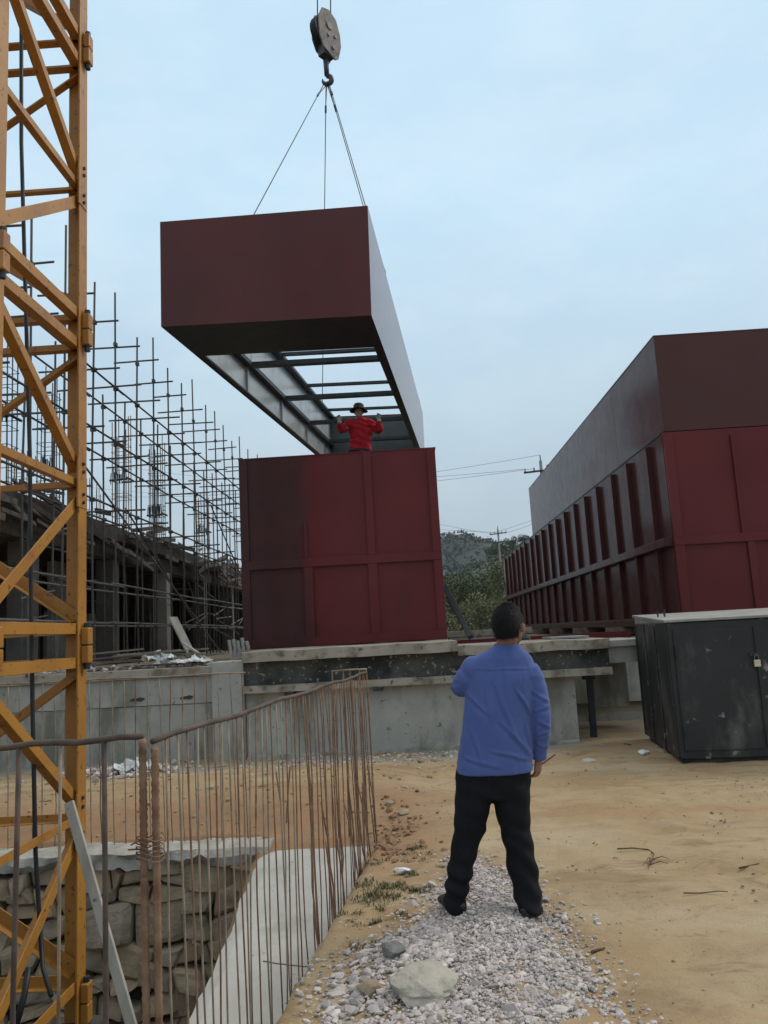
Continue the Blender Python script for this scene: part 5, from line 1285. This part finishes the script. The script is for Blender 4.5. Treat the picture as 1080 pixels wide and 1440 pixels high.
m.add(vs, [(i*n_+k, i*n_+(k+1) % n_, (i+1)*n_+(k+1) % n_, (i+1)*n_+k) for i in range(len(prof)-1) for k in range(n_)])
h_ = m.build('hat', MT['hat'], root, smooth=True); k = h_.modifiers.new('s', 'SOLIDIFY'); k.thickness = .008
jk = MB()
jk.loft([wr(499, 511, 588.5, .075), wr(494, 518, 591, .09), wr(489, 523, 595, .115), wr(490, 523.5, 604, .13), wr(492, 523, 614, .135), wr(492, 522, 622, .135), wr(491, 522, 629, .14), wr(490, 523, 635, .14), (V((cx_, WY_, hipz-.02)), .20, .14)], 22)
jk.ell(wp(492.5, 596.5), (V((.10, 0, 0)), V((0, .105, 0)), V((0, 0, .10))), 14, 10); jk.ell(wp(520, 596), (V((.10, 0, 0)), V((0, .105, 0)), V((0, 0, .10))), 14, 10)
jk.loft([(wp(494, 596), .085, .09), (wp(487, 599), .080, .082), (el_, .070, .070), (el_+V((0, -.03, .0)), .072, .07), (el_.lerp(wl_, .55), .062, .06), (wl_, .046, .046)], 16, (0, 1, 0))
jk.loft([(wp(518, 596), .085, .09), (wp(525, 599), .080, .082), (er_, .070, .070), (er_+V((0, -.03, .0)), .072, .07), (er_.lerp(wr__, .55), .062, .06), (wr__, .046, .046)], 16, (0, 1, 0))
def jf(c, n_): return .010*mn.noise(c*9)+.008*math.sin(c.z*48+c.x*20+4*mn.noise(c*5))
place(bake(jk, .014, 4, .5, jf), 'jacket', MT['red_cloth'], root)
m = MB(); m.loft([wr(490, 523, 632, .145), wr(490, 523, 634, .147), wr(490, 523, 636, .145)], 20); m.build('belt', MT['hat'], root, smooth=True)
m = MB(); m.loft([(V((cx_, WY_, hipz+.12)), .175, .13), (V((cx_, WY_, hipz-.04)), .18, .135)], 20)
for sx in (-1, 1): m.loft([(V((cx_+sx*.09, WY_, hipz+.02)), .095, .115), (V((cx_+sx*.12, WY_-.02, (hipz+3.95)/2)), .075, .085), (V((cx_+sx*.13, WY_, 3.93)), .065, .08)], 14)
place(bake(m, .014, 3), 'trousers', MT['trouser'], root)
for sx in (-1, 1):
    m = MB(); b0 = V((cx_+sx*.13, WY_-.03, 3.86)); m.loft([(b0+V((0, .10, .04)), .03, .03), (b0+V((0, .04, .05)), .042, .05), (b0+V((0, -.08, .04)), .048, .036), (b0+V((0, -.16, .025)), .03, .02)], 14); place(bake(m, .009, 2), 'boot', MT['shoe'], root)
for w_, s_ in ((wl_, 1), (wr__, -1)):
    g = MB(); hand(g, w_+V((0, -.01, .01)), V((-.12*s_, -.45, .9)), V((.1*s_, -.9, -.4)), s_, .55, .175); g.loft([(w_-V((0, 0, .02)), .038, .038), (w_+V((0, -.01, .025)), .034, .03)], 12)
    place(bake(g, .005, 2, .4), 'glove', MT['glove'], root)

# ------------------------------------------------------------------ sky and sun
W = bpy.data.worlds.new('World'); S.world = W; W.use_nodes = True
n = W.node_tree; bg = n.nodes['Background']
SUN_EL, SUN_AZ = R(44), R(66)      # azimuth from +Y toward +X
sk = n.nodes.new('ShaderNodeTexSky'); sk.sky_type = 'NISHITA'; sk.sun_disc = False; sk.sun_elevation = SUN_EL; sk.sun_rotation = SUN_AZ
sk.air_density = 1.0; sk.dust_density = 2.0; sk.ozone_density = 1.0; sk.altitude = 100
tc = n.nodes.new('ShaderNodeTexCoord').outputs['Generated']
c1 = noise(n, tc, 2.2, 6, .55, stretch=(1, 1, 2.6), dist=.3)
c2 = noise(n, tc, 5.5, 5, .6, stretch=(1, 1, 2.2))
sp_ = n.nodes.new('ShaderNodeSeparateXYZ'); n.links.new(tc, sp_.inputs[0])
hz = ramp(n, sp_.outputs[2], 0.0, .55)
ccol = mixc(n, hz, (4.45, 5.35, 5.95), (5.75, 7.85, 9.5))
ccol = mixc(n, mixc(n, ramp(n, c2, .40, .62, 0, .75), (0., 0., 0.), hz, 'MULTIPLY') if 0 else ramp(n, c2, .38, .68, 0, .5), ccol, mixc(n, hz, (5.0, 6.0, 6.6), (7.0, 8.6, 9.6)))
zen = ramp(n, sp_.outputs[2], .66, .92)
ccol = mixc(n, zen, ccol, (12.5, 12.0, 11.2))
fac = ramp(n, c1, .28, .66, .86, .98)
colr = mixc(n, fac, sk.outputs[0], ccol)
n.links.new(colr, bg.inputs[0]); bg.inputs[1].default_value = .105
sl = bpy.data.lights.new('sun', 'SUN'); sl.energy = 1.6; sl.angle = R(26); sl.color = (1, .93, .83)
so = bpy.data.objects.new('sun', sl); col.objects.link(so); so.location = (20, 20, 40)
d = V((math.sin(SUN_AZ)*math.cos(SUN_EL), math.cos(SUN_AZ)*math.cos(SUN_EL), math.sin(SUN_EL)))
so.rotation_euler = d.to_track_quat('Z', 'Y').to_euler()
m = MB(); m.box((-760, -120, -3.2), (760, 1050, 92)); hz_o = m.build('haze', bpy.data.materials.new('haze'))
tag(hz_o, 'thin blue haze over the valley', 'haze', kind='stuff'); hm = hz_o.data.materials[0]; hm.use_nodes = True; hn = hm.node_tree; hn.nodes.remove(hn.nodes['Principled BSDF'])
pv = hn.nodes.new('ShaderNodeVolumePrincipled'); pv.inputs['Color'].default_value = (.86, .92, 1, 1); pv.inputs['Density'].default_value = .00016; hn.links.new(pv.outputs[0], hn.nodes['Material Output'].inputs['Volume'])
S.view_settings.view_transform = 'Standard'; S.view_settings.look = 'None'; S.view_settings.exposure = 0; S.view_settings.gamma = 1
S.render.engine = 'CYCLES'; S.cycles.max_bounces = 6; S.cycles.diffuse_bounces = 3; S.cycles.glossy_bounces = 3
